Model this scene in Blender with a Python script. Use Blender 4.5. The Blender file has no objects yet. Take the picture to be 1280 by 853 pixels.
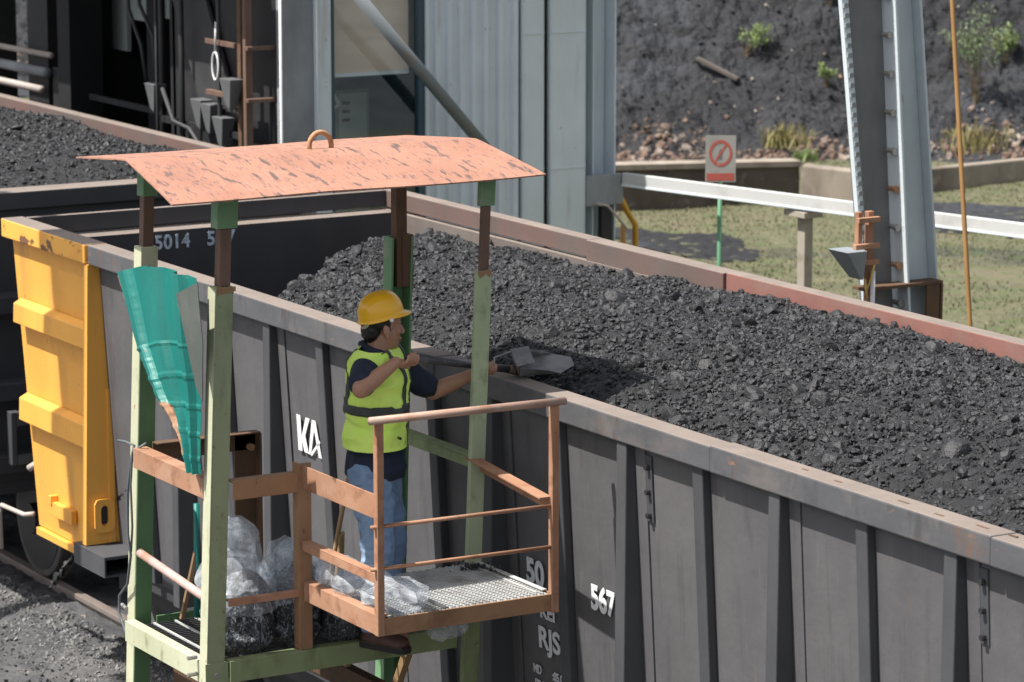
import bpy, bmesh, math, random
import numpy as np
from mathutils import Vector, Matrix, Quaternion

random.seed(7)
RNG = np.random.default_rng(7)
scene = bpy.context.scene
COL = scene.collection
PI = math.pi

# ------------------------------------------------------------------ camera
cam_d = bpy.data.cameras.new('camera')
cam = bpy.data.objects.new('camera', cam_d)
COL.objects.link(cam)
cam.location = (0, 0, 5.861)
cam.rotation_euler = (math.radians(90 - 10.2766), 0, math.radians(90 - 30.5466))
cam_d.sensor_width = 36.0
cam_d.lens = 36.0 * 4200.0 / 1280.0
cam_d.clip_start = 0.5
cam_d.clip_end = 2000
cam_d.dof.use_dof = True
cam_d.dof.focus_distance = 16.0
cam_d.dof.aperture_fstop = 5.2
scene.camera = cam
VH = Vector((-0.8612, 0.5083, 0))      # level viewing direction
RH = Vector((0.5083, 0.8612, 0))       # level direction to the right of it

# ------------------------------------------------------------------ light
SUN_D = Vector((0.085, 0.53, -0.94)).normalized()
sun_d = bpy.data.lights.new('sun', 'SUN')
sun_d.energy = 5.0
sun_d.angle = math.radians(0.55)
sun_d.color = (1.0, 0.965, 0.915)
sun = bpy.data.objects.new('sun', sun_d)
sun.rotation_euler = SUN_D.to_track_quat('-Z', 'Y').to_euler()
sun.location = (-20, -10, 30)
COL.objects.link(sun)
world = bpy.data.worlds.new('World')
scene.world = world
world.use_nodes = True
wn = world.node_tree
bg = wn.nodes['Background']
sky = wn.nodes.new('ShaderNodeTexSky')
sky.sky_type = 'NISHITA'
sky.sun_disc = False
sky.sun_elevation = math.asin(-SUN_D.z)
sky.sun_rotation = math.atan2(-SUN_D.x, -SUN_D.y)
sky.air_density = 1.0
sky.dust_density = 2.5
sky.ozone_density = 1.0
hs = wn.nodes.new('ShaderNodeHueSaturation')
hs.inputs['Saturation'].default_value = 0.42
wn.links.new(sky.outputs[0], hs.inputs['Color'])
wn.links.new(hs.outputs[0], bg.inputs[0])
bg.inputs[1].default_value = 0.10
vs = scene.view_settings
vs.view_transform = 'Standard'
vs.look = 'None'
vs.exposure = 0.65
vs.gamma = 1
vs.use_curve_mapping = False
scene.cycles.max_bounces = 8
scene.cycles.transparent_max_bounces = 12

# ------------------------------------------------------------------ materials
def srgb(r, g, b):
    def f(c):
        c /= 255.0
        return c / 12.92 if c <= 0.04045 else ((c + 0.055) / 1.055) ** 2.4
    return (f(r), f(g), f(b), 1)

def col(c):
    return (c[0], c[1], c[2], 1)

def mat(name, base, rough=0.6, metal=0.0, layers=(), bump=0.0, bscale=60, spec=0.5, vary=0.12, vscale=3.0, coat=0.0, dist=0.0):
    """layers: (colour, noise scale, low, high, stretch xyz, strength)"""
    m = bpy.data.materials.new(name)
    m.use_nodes = True
    nt = m.node_tree
    N, L = nt.nodes, nt.links
    p = N['Principled BSDF']
    tc = N.new('ShaderNodeTexCoord')
    def noise(scale, stretch=(1, 1, 1), detail=6, rough_=0.6):
        mp = N.new('ShaderNodeMapping')
        mp.inputs['Scale'].default_value = stretch
        mp.inputs['Location'].default_value = (random.uniform(0, 9), random.uniform(0, 9), random.uniform(0, 9))
        L.new(tc.outputs['Object'], mp.inputs[0])
        n = N.new('ShaderNodeTexNoise')
        n.inputs['Scale'].default_value = scale
        n.inputs['Detail'].default_value = detail
        n.inputs['Roughness'].default_value = rough_
        n.inputs['Distortion'].default_value = dist
        L.new(mp.outputs[0], n.inputs['Vector'])
        return n.outputs[0]
    rgb = N.new('ShaderNodeRGB')
    rgb.outputs[0].default_value = col(base)
    cur = rgb.outputs[0]
    if vary > 0:
        hv = N.new('ShaderNodeHueSaturation')
        mr = N.new('ShaderNodeMapRange')
        mr.inputs[1].default_value = 0.3
        mr.inputs[2].default_value = 0.7
        mr.inputs[3].default_value = 1 - vary
        mr.inputs[4].default_value = 1 + vary
        L.new(noise(vscale), mr.inputs[0])
        L.new(mr.outputs[0], hv.inputs['Value'])
        L.new(cur, hv.inputs['Color'])
        cur = hv.outputs[0]
    for (c, sc_, lo, hi, st, amt) in layers:
        mr = N.new('ShaderNodeMapRange')
        mr.inputs[1].default_value = lo
        mr.inputs[2].default_value = hi
        mr.inputs[3].default_value = 0
        mr.inputs[4].default_value = amt
        L.new(noise(sc_, st), mr.inputs[0])
        mx = N.new('ShaderNodeMix')
        mx.data_type = 'RGBA'
        L.new(mr.outputs[0], mx.inputs[0])
        L.new(cur, mx.inputs[6])
        mx.inputs[7].default_value = col(c)
        cur = mx.outputs[2]
    L.new(cur, p.inputs['Base Color'])
    p.inputs['Roughness'].default_value = rough
    p.inputs['Metallic'].default_value = metal
    p.inputs['Specular IOR Level'].default_value = spec
    if coat:
        p.inputs['Coat Weight'].default_value = coat
        p.inputs['Coat Roughness'].default_value = 0.15
    if bump > 0:
        b = N.new('ShaderNodeBump')
        b.inputs['Strength'].default_value = 1.0
        b.inputs['Distance'].default_value = bump
        L.new(noise(bscale, detail=5), b.inputs['Height'])
        L.new(b.outputs[0], p.inputs['Normal'])
    return m

O1 = (1, 1, 1)
RUST = (0.22, 0.085, 0.035)
DRUST = (0.07, 0.03, 0.018)
M = {}
M['wagon_grey'] = mat('wagon_grey', (0.092, 0.090, 0.094), 0.62, layers=[((0.125, 0.119, 0.118), 1.6, 0.45, 0.72, (1, 1, .35), .7), ((0.05, 0.048, 0.05), 9, 0.55, 0.70, (1.6, 1, .14), .55), ((0.16, 0.145, 0.13), 14, 0.60, 0.72, (1.4, 1, .16), .4), ((0.14, 0.075, 0.045), 5, 0.66, 0.74, (1.5, 1, .35), .4), ((0.17, 0.10, 0.06), 30, 0.68, 0.74, O1, .5)], bump=.012, bscale=2.2)
M['wagon_post'] = mat('wagon_post', (0.058, 0.060, 0.066), 0.6, layers=[((0.095, 0.092, 0.092), 4, 0.5, 0.8, (1, 1, .3), .5), ((0.05, 0.05, 0.052), 20, 0.6, 0.75, O1, .5)], bump=.001, bscale=40)
M['wagon_rim'] = mat('wagon_rim', (0.088, 0.089, 0.095), 0.6, layers=[((0.17, 0.145, 0.13), 5, 0.48, 0.70, (.7, 1, 1.2), .6), ((0.04, 0.04, 0.042), 7, 0.55, 0.70, (1.2, 1, .5), .6), ((0.15, 0.08, 0.05), 5, 0.58, 0.70, (1.2, 1, .5), .6), ((0.28, 0.13, 0.075), 13, 0.64, 0.70, (.7, 1, 1.2), .8)], bump=.002, bscale=20)
M['rim_far'] = mat('rim_far', (0.115, 0.09, 0.08), 0.7, layers=[((0.155, 0.085, 0.07), 1.1, 0.42, 0.6, (1, 1, .3), .8), ((0.08, 0.065, 0.06), 10, 0.6, 0.75, (.5, 1, 1), .4)], bump=.0015)
M['rim_red'] = mat('rim_red', (0.235, 0.108, 0.088), 0.7, layers=[((0.22, 0.15, 0.125), 5, 0.5, 0.7, (.4, 1, 1), .7)], bump=.0015)
M['dust_top'] = mat('dust_top', (0.21, 0.17, 0.145), 0.9, layers=[((0.17, 0.14, 0.12), 8, 0.45, 0.7, O1, .7), ((0.08, 0.07, 0.065), 40, 0.66, 0.74, (.4, 1, 1), .7)], bump=.002, bscale=120)
M['wagon_dark'] = mat('wagon_dark', (0.035, 0.036, 0.042), 0.65, layers=[((0.055, 0.05, 0.05), 3, 0.45, 0.75, (1, 1, .4), .6), ((0.07, 0.045, 0.035), 14, 0.62, 0.75, O1, .5)], bump=.001)
M['wagon_inner'] = mat('wagon_inner', (0.16, 0.135, 0.12), 0.7, layers=[((0.10, 0.075, 0.065), 3, 0.45, 0.7, (1, 1, .4), .6)], bump=.0015)
M['yellow'] = mat('yellow', (0.80, 0.395, 0.07), 0.5, layers=[((0.30, 0.18, 0.08), 2.6, 0.54, 0.70, (1.4, 1, .25), .5), ((0.16, 0.10, 0.05), 38, 0.66, 0.72, (1, 1, .5), .6), ((0.74, 0.34, 0.05), 3, 0.45, 0.7, (1, 1, .3), .6), ((0.42, 0.19, 0.04), 10, 0.63, 0.75, (1, 1, .25), .45), ((0.12, 0.06, 0.03), 26, 0.69, 0.73, (.7, 1, 1), .8)], bump=.0008, bscale=30, vary=.05)
M['yellow_rim'] = mat('yellow_rim', (0.82, 0.41, 0.075), 0.5, layers=[((0.70, 0.31, 0.05), 5, 0.45, 0.7, O1, .6), ((0.10, 0.055, 0.04), 9, 0.57, 0.61, (.8, 1, 1.2), .9)], bump=.001, bscale=30, vary=.05)
M['white_paint'] = mat('white_paint', (0.78, 0.78, 0.78), 0.6, layers=[((0.35, 0.35, 0.36), 30, 0.58, 0.72, O1, .7)], vary=.05)
M['stencil_paint'] = mat('stencil_paint', (0.50, 0.58, 0.66), 0.6, layers=[((0.12, 0.13, 0.15), 45, 0.50, 0.68, O1, .85)], vary=.05)
M['side_paint'] = mat('side_paint', (0.62, 0.63, 0.65), 0.6, layers=[((0.25, 0.25, 0.26), 40, 0.56, 0.7, O1, .7)], vary=.05)
M['black_metal'] = mat('black_metal', (0.02, 0.02, 0.022), 0.55, layers=[((0.05, 0.042, 0.036), 8, 0.5, 0.75, O1, .6)], bump=.001)
M['wheel_steel'] = mat('wheel_steel', (0.06, 0.055, 0.052), 0.55, layers=[((0.11, 0.09, 0.075), 9, 0.5, 0.7, O1, .6)], bump=.001)
M['rail_steel'] = mat('rail_steel', (0.20, 0.165, 0.145), 0.5, layers=[((0.12, 0.09, 0.075), 12, 0.5, 0.7, (.3, 1, 1), .6)], bump=.001)
M['pale_pipe'] = mat('pale_pipe', (0.42, 0.36, 0.32), 0.6, layers=[(RUST, 20, 0.6, 0.72, O1, .6)])
GR = [((0.33, 0.36, 0.24), 2.5, 0.45, 0.7, (1, 1, .4), .5), ((0.10, 0.12, 0.05), 7, 0.56, 0.72, (1, 1, .4), .6), ((0.13, 0.075, 0.035), 13, 0.63, 0.70, (1, 1, .6), .75), ((0.09, 0.06, 0.03), 30, 0.64, 0.70, O1, .7)]
M['green_paint'] = mat('green_paint', (0.255, 0.295, 0.165), 0.6, layers=GR, bump=.0012, bscale=30)
M['pale_green'] = mat('pale_green', (0.48, 0.485, 0.34), 0.6, layers=[((0.40, 0.42, 0.27), 3, 0.45, 0.7, (1, 1, .4), .6), ((0.16, 0.17, 0.08), 12, 0.58, 0.70, (1, 1, .5), .6), (RUST, 16, 0.66, 0.71, (1, 1, .6), .75)], bump=.0012, bscale=30)  # on the posts, a paler copy of the green standing for sunlit faces
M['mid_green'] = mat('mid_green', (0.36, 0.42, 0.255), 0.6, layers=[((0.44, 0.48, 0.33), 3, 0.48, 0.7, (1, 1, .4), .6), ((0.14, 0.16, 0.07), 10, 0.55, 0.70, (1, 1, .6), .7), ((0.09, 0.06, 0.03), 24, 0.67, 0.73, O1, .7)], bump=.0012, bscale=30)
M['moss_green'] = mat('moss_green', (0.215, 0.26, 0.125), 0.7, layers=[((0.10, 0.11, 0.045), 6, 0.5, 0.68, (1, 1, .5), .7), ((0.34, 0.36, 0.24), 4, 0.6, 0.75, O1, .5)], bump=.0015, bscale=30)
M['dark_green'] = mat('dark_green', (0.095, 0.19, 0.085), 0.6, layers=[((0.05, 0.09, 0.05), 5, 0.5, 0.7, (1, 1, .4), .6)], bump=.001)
M['cap_green'] = mat('cap_green', (0.14, 0.27, 0.135), 0.6, layers=[((0.32, 0.32, 0.26), 5, 0.55, 0.7, O1, .7)], bump=.001)
M['brown_tube'] = mat('brown_tube', (0.145, 0.085, 0.06), 0.7, layers=[((0.07, 0.045, 0.035), 6, 0.5, 0.7, (1.5, 1.5, .3), .7)], bump=.001)
M['rust_orange'] = mat('rust_orange', (0.345, 0.175, 0.10), 0.8, layers=[((0.42, 0.26, 0.175), 4, 0.45, 0.7, O1, .6), ((0.22, 0.095, 0.05), 9, 0.52, 0.66, O1, .75), ((0.10, 0.05, 0.03), 30, 0.66, 0.73, O1, .6)], bump=.0015, bscale=50)
M['rust_brown'] = mat('rust_brown', (0.30, 0.165, 0.085), 0.8, layers=[((0.17, 0.085, 0.045), 6, 0.5, 0.68, O1, .7), ((0.42, 0.28, 0.16), 5, 0.58, 0.75, O1, .6), ((0.06, 0.035, 0.02), 30, 0.66, 0.73, O1, .7)], bump=.0015, bscale=50)
M['rust_dark'] = mat('rust_dark', (0.12, 0.065, 0.035), 0.8, layers=[((0.05, 0.035, 0.025), 8, 0.5, 0.7, O1, .7)], bump=.001)
M['roof_paint'] = mat('roof_paint', (0.37, 0.185, 0.125), 0.78, layers=[((0.31, 0.145, 0.095), 3.5, 0.45, 0.65, O1, .7), ((0.42, 0.225, 0.16), 12, 0.55, 0.7, O1, .5), ((0.085, 0.065, 0.06), 6.5, 0.57, 0.63, (1.0, 3.6, 1), .85), ((0.12, 0.085, 0.085), 30, 0.575, 0.64, (.6, 2.2, 1), .75), ((0.30, 0.15, 0.11), 1.3, 0.5, 0.66, (1, 1.5, 1), .6)], bump=.0015, bscale=60, vary=.05)
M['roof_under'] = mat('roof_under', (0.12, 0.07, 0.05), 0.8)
M['grating'] = mat('grating', (0.50, 0.50, 0.485), 0.55, metal=.1, layers=[((0.22, 0.20, 0.18), 7, 0.5, 0.7, O1, .7)])
M['grating_dark'] = mat('grating_dark', (0.10, 0.10, 0.10), 0.6, metal=.3)
M['teal'] = mat('teal', (0.005, 0.165, 0.14), 0.5, layers=[((0.10, 0.09, 0.06), 7, 0.60, 0.74, (1.5, 1, .5), .5), ((0.004, 0.11, 0.095), 3, 0.45, 0.7, (1, 1, .4), .6), ((0.06, 0.30, 0.26), 18, 0.62, 0.75, O1, .5), ((0.20, 0.12, 0.07), 22, 0.69, 0.73, O1, .7)], bump=.001, vary=.06)
M['teal_back'] = mat('teal_back', (0.075, 0.085, 0.075), 0.7, layers=[((0.12, 0.13, 0.115), 4, 0.5, 0.7, O1, .6)], bump=.001)
M['teal_rust'] = mat('teal_rust', (0.34, 0.19, 0.11), 0.85, layers=[((0.12, 0.06, 0.035), 14, 0.5, 0.66, O1, .8), ((0.50, 0.36, 0.26), 9, 0.55, 0.7, O1, .6)], bump=.003)
M['wire'] = mat('wire', (0.10, 0.11, 0.12), 0.5)
M['wood'] = mat('wood', (0.42, 0.27, 0.13), 0.7, layers=[((0.28, 0.17, 0.08), 18, 0.45, 0.65, (1, 1, .1), .7)], bump=.001)
M['dark_wood'] = mat('dark_wood', (0.20, 0.12, 0.065), 0.7, layers=[((0.10, 0.06, 0.035), 18, 0.45, 0.65, (1, 1, .1), .7)])
M['bolt'] = mat('bolt', (0.32, 0.31, 0.29), 0.5, metal=.4)

# coal
def coal_mat(name, base, hi, rough, spec, bump, bs):
    return mat(name, base, rough, layers=[(hi, 20, 0.42, 0.66, O1, .75), ((base[0] * .55, base[1] * .55, base[2] * .55), 6, 0.5, 0.7, O1, .6)], bump=bump, bscale=bs, spec=spec, vary=.3, vscale=14)
M['coal_fines'] = coal_mat('coal_fines', (0.021, 0.021, 0.0228), (0.043, 0.0428, 0.046), .7, .4, .02, 80)
M['coal_lump'] = coal_mat('coal_lump', (0.019, 0.019, 0.0207), (0.031, 0.031, 0.0335), .52, .5, .007, 70)
M['coal_soil'] = mat('coal_soil', (0.0125, 0.013, 0.0155), .8, layers=[((0.034, 0.0365, 0.044), .5, .48, .62, (.8, .8, 3.5), .9), ((0.012, 0.012, 0.014), 5, .5, .68, O1, .7), ((0.10, 0.075, 0.055), 15, .66, .74, O1, .7)], bump=.05, bscale=12, vary=.25, vscale=4)

# ------------------------------------------------------------------ mesh builder
class MB:
    def __init__(s):
        s.v, s.f, s.m = [], [], []
    def add(s, vs_, fs, m=0):
        o = len(s.v)
        s.v += [tuple(v) for v in vs_]
        s.f += [tuple(i + o for i in f) for f in fs]
        s.m += [m] * len(fs)
        return s
    def hexa(s, p, m=0, mtop=None):
        # p: 4 bottom (ccw), 4 top
        o = len(s.v)
        s.add(p, [(3, 2, 1, 0), (4, 5, 6, 7), (0, 1, 5, 4), (1, 2, 6, 5), (2, 3, 7, 6), (3, 0, 4, 7)], m)
        if mtop is not None:
            s.m[len(s.m) - 5] = mtop
        return s
    def box(s, x0, x1, y0, y1, z0, z1, m=0, mtop=None):
        x0, x1 = min(x0, x1), max(x0, x1); y0, y1 = min(y0, y1), max(y0, y1); z0, z1 = min(z0, z1), max(z0, z1)
        return s.hexa([(x0, y0, z0), (x1, y0, z0), (x1, y1, z0), (x0, y1, z0), (x0, y0, z1), (x1, y0, z1), (x1, y1, z1), (x0, y1, z1)], m, mtop)
    def beam(s, p0, p1, w, h, up=(0, 0, 1), m=0):
        p0, p1 = Vector(p0), Vector(p1)
        d = (p1 - p0).normalized()
        u = Vector(up)
        a = d.cross(u)
        if a.length < 1e-4:
            a = d.cross(Vector((0, 1, 0)))
        a.normalize()
        b = a.cross(d).normalized()
        q = []
        for P in (p0, p1):
            for (i, j) in ((-1, -1), (1, -1), (1, 1), (-1, 1)):
                q.append(P + a * (w / 2 * i) + b * (h / 2 * j))
        return s.add(q, [(0, 1, 2, 3), (7, 6, 5, 4), (0, 4, 5, 1), (1, 5, 6, 2), (2, 6, 7, 3), (3, 7, 4, 0)], m)
    def tube(s, p0, p1, r0, r1=None, n=12, m=0, caps=True):
        r1 = r0 if r1 is None else r1
        p0, p1 = Vector(p0), Vector(p1)
        d = (p1 - p0).normalized()
        a = d.orthogonal().normalized(); b = d.cross(a)
        q = []
        for P, r in ((p0, r0), (p1, r1)):
            for k in range(n):
                t = 2 * PI * k / n
                q.append(P + (a * math.cos(t) + b * math.sin(t)) * r)
        f = [(k, (k + 1) % n, n + (k + 1) % n, n + k) for k in range(n)]
        if caps:
            f += [tuple(range(n))[::-1], tuple(range(n, 2 * n))]
        return s.add(q, f, m)
    def path(s, pts, r, n=8, m=0):
        pts = [Vector(p) for p in pts]
        q, f = [], []
        a = None
        for i, P in enumerate(pts):
            d = (pts[min(i + 1, len(pts) - 1)] - pts[max(i - 1, 0)]).normalized()
            if a is None:
                a = d.orthogonal().normalized()
            else:
                a = (a - d * a.dot(d)).normalized()
            b = d.cross(a)
            rr = r[i] if isinstance(r, (list, tuple)) else r
            for k in range(n):
                t = 2 * PI * k / n
                q.append(P + (a * math.cos(t) + b * math.sin(t)) * rr)
        for i in range(len(pts) - 1):
            for k in range(n):
                f.append((i * n + k, i * n + (k + 1) % n, (i + 1) * n + (k + 1) % n, (i + 1) * n + k))
        f += [tuple(range(n))[::-1], tuple(range((len(pts) - 1) * n, len(pts) * n))]
        return s.add(q, f, m)
    def prism(s, poly, ext, m=0):
        n = len(poly)
        e = Vector(ext)
        q = [Vector(p) for p in poly] + [Vector(p) + e for p in poly]
        f = [tuple(range(n))[::-1], tuple(range(n, 2 * n))] + [(k, (k + 1) % n, n + (k + 1) % n, n + k) for k in range(n)]
        return s.add(q, f, m)
    def build(s, name, mats, parent=None, bevel=0.0, smooth=False, recalc=True, label=None):
        me = bpy.data.meshes.new(name)
        off = Vector(parent['_loc']) if parent is not None and '_loc' in parent.keys() else Vector((0, 0, 0))
        me.from_pydata([(v[0] - off.x, v[1] - off.y, v[2] - off.z) for v in s.v], [], s.f)
        for m in (mats if isinstance(mats, (list, tuple)) else [mats]):
            me.materials.append(m)
        me.polygons.foreach_set('material_index', s.m)
        if recalc:
            b = bmesh.new(); b.from_mesh(me)
            bmesh.ops.recalc_face_normals(b, faces=b.faces)
            b.to_mesh(me); b.free()
        if smooth:
            me.polygons.foreach_set('use_smooth', [True] * len(me.polygons))
        o = bpy.data.objects.new(name, me)
        COL.objects.link(o)
        if parent is not None:
            o.parent = parent
            if '_loc' in parent.keys() and parent.type == 'MESH':
                pass
        if bevel > 0:
            md = o.modifiers.new('bevel', 'BEVEL')
            md.width = bevel; md.segments = 2; md.limit_method = 'ANGLE'; md.angle_limit = math.radians(40)
        o['_loc'] = tuple(off)
        if label:
            o['label'] = label
        return o

def tag(o, label=None, cat=None, group=None, kind=None):
    if label: o['label'] = label
    if cat: o['category'] = cat
    if group: o['group'] = group
    if kind: o['kind'] = kind
    return o

def thing(name, loc, label, cat, group=None):
    o = bpy.data.objects.new(name, None)
    o.empty_display_size = .2
    o.location = loc
    o['_loc'] = tuple(loc)
    COL.objects.link(o)
    return tag(o, label, cat, group)

def copy_tree(o, delta=None, parent=None):
    c = o.copy()
    COL.objects.link(c)
    if parent is not None:
        c.parent = parent
    elif delta is not None:
        c.location = Vector(o.location) + Vector(delta)
        c['_loc'] = tuple(c.location)
    for ch in list(o.children):
        copy_tree(ch, None, c)
    return c

def mesh_obj(name, verts, faces, mats, parent=None, smooth=False):
    b = MB(); b.v = [tuple(v) for v in verts]; b.f = faces; b.m = [0] * len(faces)
    return b.build(name, mats, parent, smooth=smooth)

# numpy value noise -------------------------------------------------
_T = RNG.random((64, 64, 64))
def vnoise(p):
    p = np.asarray(p, float)
    i = np.floor(p).astype(int); f = p - i
    f = f * f * (3 - 2 * f)
    i0 = i % 64; i1 = (i + 1) % 64
    def g(a, b, c): return _T[a, b, c]
    x0, y0, z0 = i0[:, 0], i0[:, 1], i0[:, 2]; x1, y1, z1 = i1[:, 0], i1[:, 1], i1[:, 2]
    fx, fy, fz = f[:, 0], f[:, 1], f[:, 2]
    a = g(x0, y0, z0) * (1 - fx) + g(x1, y0, z0) * fx
    b = g(x0, y1, z0) * (1 - fx) + g(x1, y1, z0) * fx
    c = g(x0, y0, z1) * (1 - fx) + g(x1, y0, z1) * fx
    d = g(x0, y1, z1) * (1 - fx) + g(x1, y1, z1) * fx
    return ((a * (1 - fy) + b * fy) * (1 - fz) + (c * (1 - fy) + d * fy) * fz) * 2 - 1
def fbm(p, oct=4, gain=.5):
    p = np.asarray(p, float); s = np.zeros(len(p)); a = 1.0; k = 1.0
    for _ in range(oct):
        s += a * vnoise(p * k + 7.3 * k); a *= gain; k *= 2.03
    return s

def rock_shape(seed, flat=.8, npts=14):
    r = random.Random(seed)
    b = bmesh.new()
    for _ in range(npts):
        v = Vector((r.gauss(0, 1), r.gauss(0, 1), r.gauss(0, 1))).normalized() * r.uniform(.75, 1.0)
        b.verts.new((v.x, v.y * r.uniform(.75, .95), v.z * flat))
    res = bmesh.ops.convex_hull(b, input=b.verts)
    bmesh.ops.delete(b, geom=[g for g in res['geom_interior'] if isinstance(g, bmesh.types.BMVert)], context='VERTS')
    bmesh.ops.triangulate(b, faces=b.faces)
    b.verts.index_update()
    V = np.array([v.co[:] for v in b.verts]); F = np.array([[v.index for v in f.verts] for f in b.faces])
    b.free()
    return V, F

def scatter_rocks(pos, size, shapes, tilt=1.0):
    """many rock shapes as one vertex/face array"""
    Vs, Fs, off = [], [], 0
    n = len(pos)
    which = RNG.integers(0, len(shapes), n)
    for k, (V, F) in enumerate(shapes):
        idx = np.where(which == k)[0]
        if len(idx) == 0: continue
        q = RNG.normal(size=(len(idx), 4)); q /= np.linalg.norm(q, axis=1)[:, None]
        w, x, y, z = q.T
        R = np.stack([1 - 2 * (y * y + z * z), 2 * (x * y - z * w), 2 * (x * z + y * w), 2 * (x * y + z * w), 1 - 2 * (x * x + z * z), 2 * (y * z - x * w), 2 * (x * z - y * w), 2 * (y * z + x * w), 1 - 2 * (x * x + y * y)], 1).reshape(-1, 3, 3)
        st = RNG.uniform(.7, 1.25, (len(idx), 1, 3))
        P = np.einsum('nij,nvj->nvi', R, V[None] * st) * size[idx][:, None, None] + pos[idx][:, None, :]
        Vs.append(P.reshape(-1, 3))
        Fs.append((F[None] + (np.arange(len(idx)) * len(V))[:, None, None]).reshape(-1, 3) + off)
        off += len(idx) * len(V)
    return np.concatenate(Vs), np.concatenate(Fs)

def np_mesh(name, parts, mats, parent=None):
    """parts: list of (V, F(tri or quad arrays), material index, smooth)"""
    me = bpy.data.meshes.new(name)
    V = np.concatenate([p[0] for p in parts])
    loops, starts, mi, sm = [], [], [], []
    vo = 0; lo = 0
    for (v, f, m, s) in parts:
        k = f.shape[1]
        loops.append((f + vo).reshape(-1)); starts.append(np.arange(len(f)) * k + lo)
        mi.append(np.full(len(f), m)); sm.append(np.full(len(f), s, bool))
        vo += len(v); lo += f.size
    loops = np.concatenate(loops).astype(np.int32); starts = np.concatenate(starts).astype(np.int32)
    me.vertices.add(len(V)); me.vertices.foreach_set('co', V.astype(np.float32).reshape(-1))
    me.loops.add(len(loops)); me.loops.foreach_set('vertex_index', loops)
    me.polygons.add(len(starts)); me.polygons.foreach_set('loop_start', starts)
    for m in mats: me.materials.append(m)
    me.polygons.foreach_set('material_index', np.concatenate(mi).astype(np.int32))
    me.polygons.foreach_set('use_smooth', np.concatenate(sm))
    me.update(calc_edges=True); me.validate()
    o = bpy.data.objects.new(name, me)
    COL.objects.link(o)
    if parent: o.parent = parent
    return o

def grid_faces(nu, nv):
    i = np.arange(nu - 1)[:, None] * nv + np.arange(nv - 1)[None]
    i = i.reshape(-1)
    return np.stack([i, i + nv, i + nv + 1, i + 1], 1)

def lump_shape(seed):
    r = random.Random(seed)
    b = bmesh.new(); bmesh.ops.create_icosphere(b, subdivisions=2, radius=1)
    planes = [(Vector((r.gauss(0, 1), r.gauss(0, 1), r.gauss(0, 1))).normalized(), r.uniform(.55, .9)) for _ in range(9)]
    s_ = Vector((1, r.uniform(.65, .95), r.uniform(.55, .85)))
    for v in b.verts:
        p = v.co.copy()
        for n_, d in planes:
            k = p.dot(n_) - d
            if k > 0: p -= n_ * (k * .92)
        p *= 1 + r.uniform(-.05, .05)
        v.co = Vector((p.x * s_.x, p.y * s_.y, p.z * s_.z))
    b.verts.index_update()
    V = np.array([v.co[:] for v in b.verts]); F = np.array([[v.index for v in f.verts] for f in b.faces]); b.free()
    return V, F
LUMPS = [lump_shape(i + 40) for i in range(12)]
SHAPES = [rock_shape(i, random.uniform(.6, .95), random.randint(14, 22)) for i in range(14)]
SMALL = [rock_shape(100 + i, random.uniform(.6, .95), 8) for i in range(10)]

# ------------------------------------------------------------------ text
def text_mesh(name, s, size, mtx, material, parent, bold=.0, spacing=1.0, xs=1.0):
    c = bpy.data.curves.new(name, 'FONT')
    c.body = s; c.size = size; c.offset = bold; c.space_character = spacing
    c.extrude = 0.0015
    o = bpy.data.objects.new(name, c)
    COL.objects.link(o)
    dg = bpy.context.evaluated_depsgraph_get(); dg.update()
    me = bpy.data.meshes.new_from_object(o.evaluated_get(dg))
    COL.objects.unlink(o); bpy.data.objects.remove(o)
    off = Vector(parent['_loc'])
    me.transform(Matrix.Translation(-off) @ mtx @ Matrix.Diagonal((xs, 1, 1, 1)))
    me.materials.clear(); me.materials.append(material)
    o = bpy.data.objects.new(name, me)
    o['_loc'] = tuple(off)
    COL.objects.link(o); o.parent = parent
    return o
# ------------------------------------------------------------------ ground and terrain
M['dust_ground'] = mat('dust_ground', (0.072, 0.071, 0.073), .9, layers=[((0.13, 0.126, 0.122), 1.3, .48, .66, (1, 1, 1), .8), ((0.035, 0.035, 0.038), 3, .52, .66, O1, .8), ((0.20, 0.19, 0.18), 24, .60, .70, O1, .6)], bump=.02, bscale=18, vary=.2)
M['grass_soil'] = mat('grass_soil', (0.112, 0.108, 0.06), .9, layers=[((0.14, 0.12, 0.075), .6, .46, .62, O1, .75), ((0.03, 0.032, 0.03), .5, .58, .68, (1, 1, 1), .7), ((0.07, 0.10, 0.03), 3.5, .48, .66, O1, .7), ((0.24, 0.23, 0.19), 9, .62, .70, O1, .6)], bump=.03, bscale=14, vary=.25)
M['rubble_soil'] = mat('rubble_soil', (0.115, 0.078, 0.058), .9, layers=[((0.045, 0.036, 0.03), 3, .44, .6, O1, .8), ((0.27, 0.19, 0.14), 9, .58, .7, O1, .7)], bump=.05, bscale=12)
M['rubble_stone'] = mat('rubble_stone', (0.15, 0.10, 0.075), .9, layers=[((0.30, 0.25, 0.21), 2.5, .53, .6, O1, .9), ((0.07, 0.05, 0.045), 4, .52, .64, O1, .7)], vary=.3, vscale=2)
M['concrete'] = mat('concrete', (0.30, 0.255, 0.205), .9, layers=[((0.13, 0.105, 0.085), 1.6, .46, .66, (1, 1, .5), .8), ((0.4, 0.36, 0.31), 5, .56, .7, O1, .6)], bump=.004)
M['grass_blade'] = mat('grass_blade', (0.125, 0.13, 0.06), .7, layers=[((0.22, 0.20, 0.11), .6, .46, .62, O1, .75), ((0.09, 0.115, 0.035), 2.2, .5, .7, O1, .6)], vary=.3, vscale=5)

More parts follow.
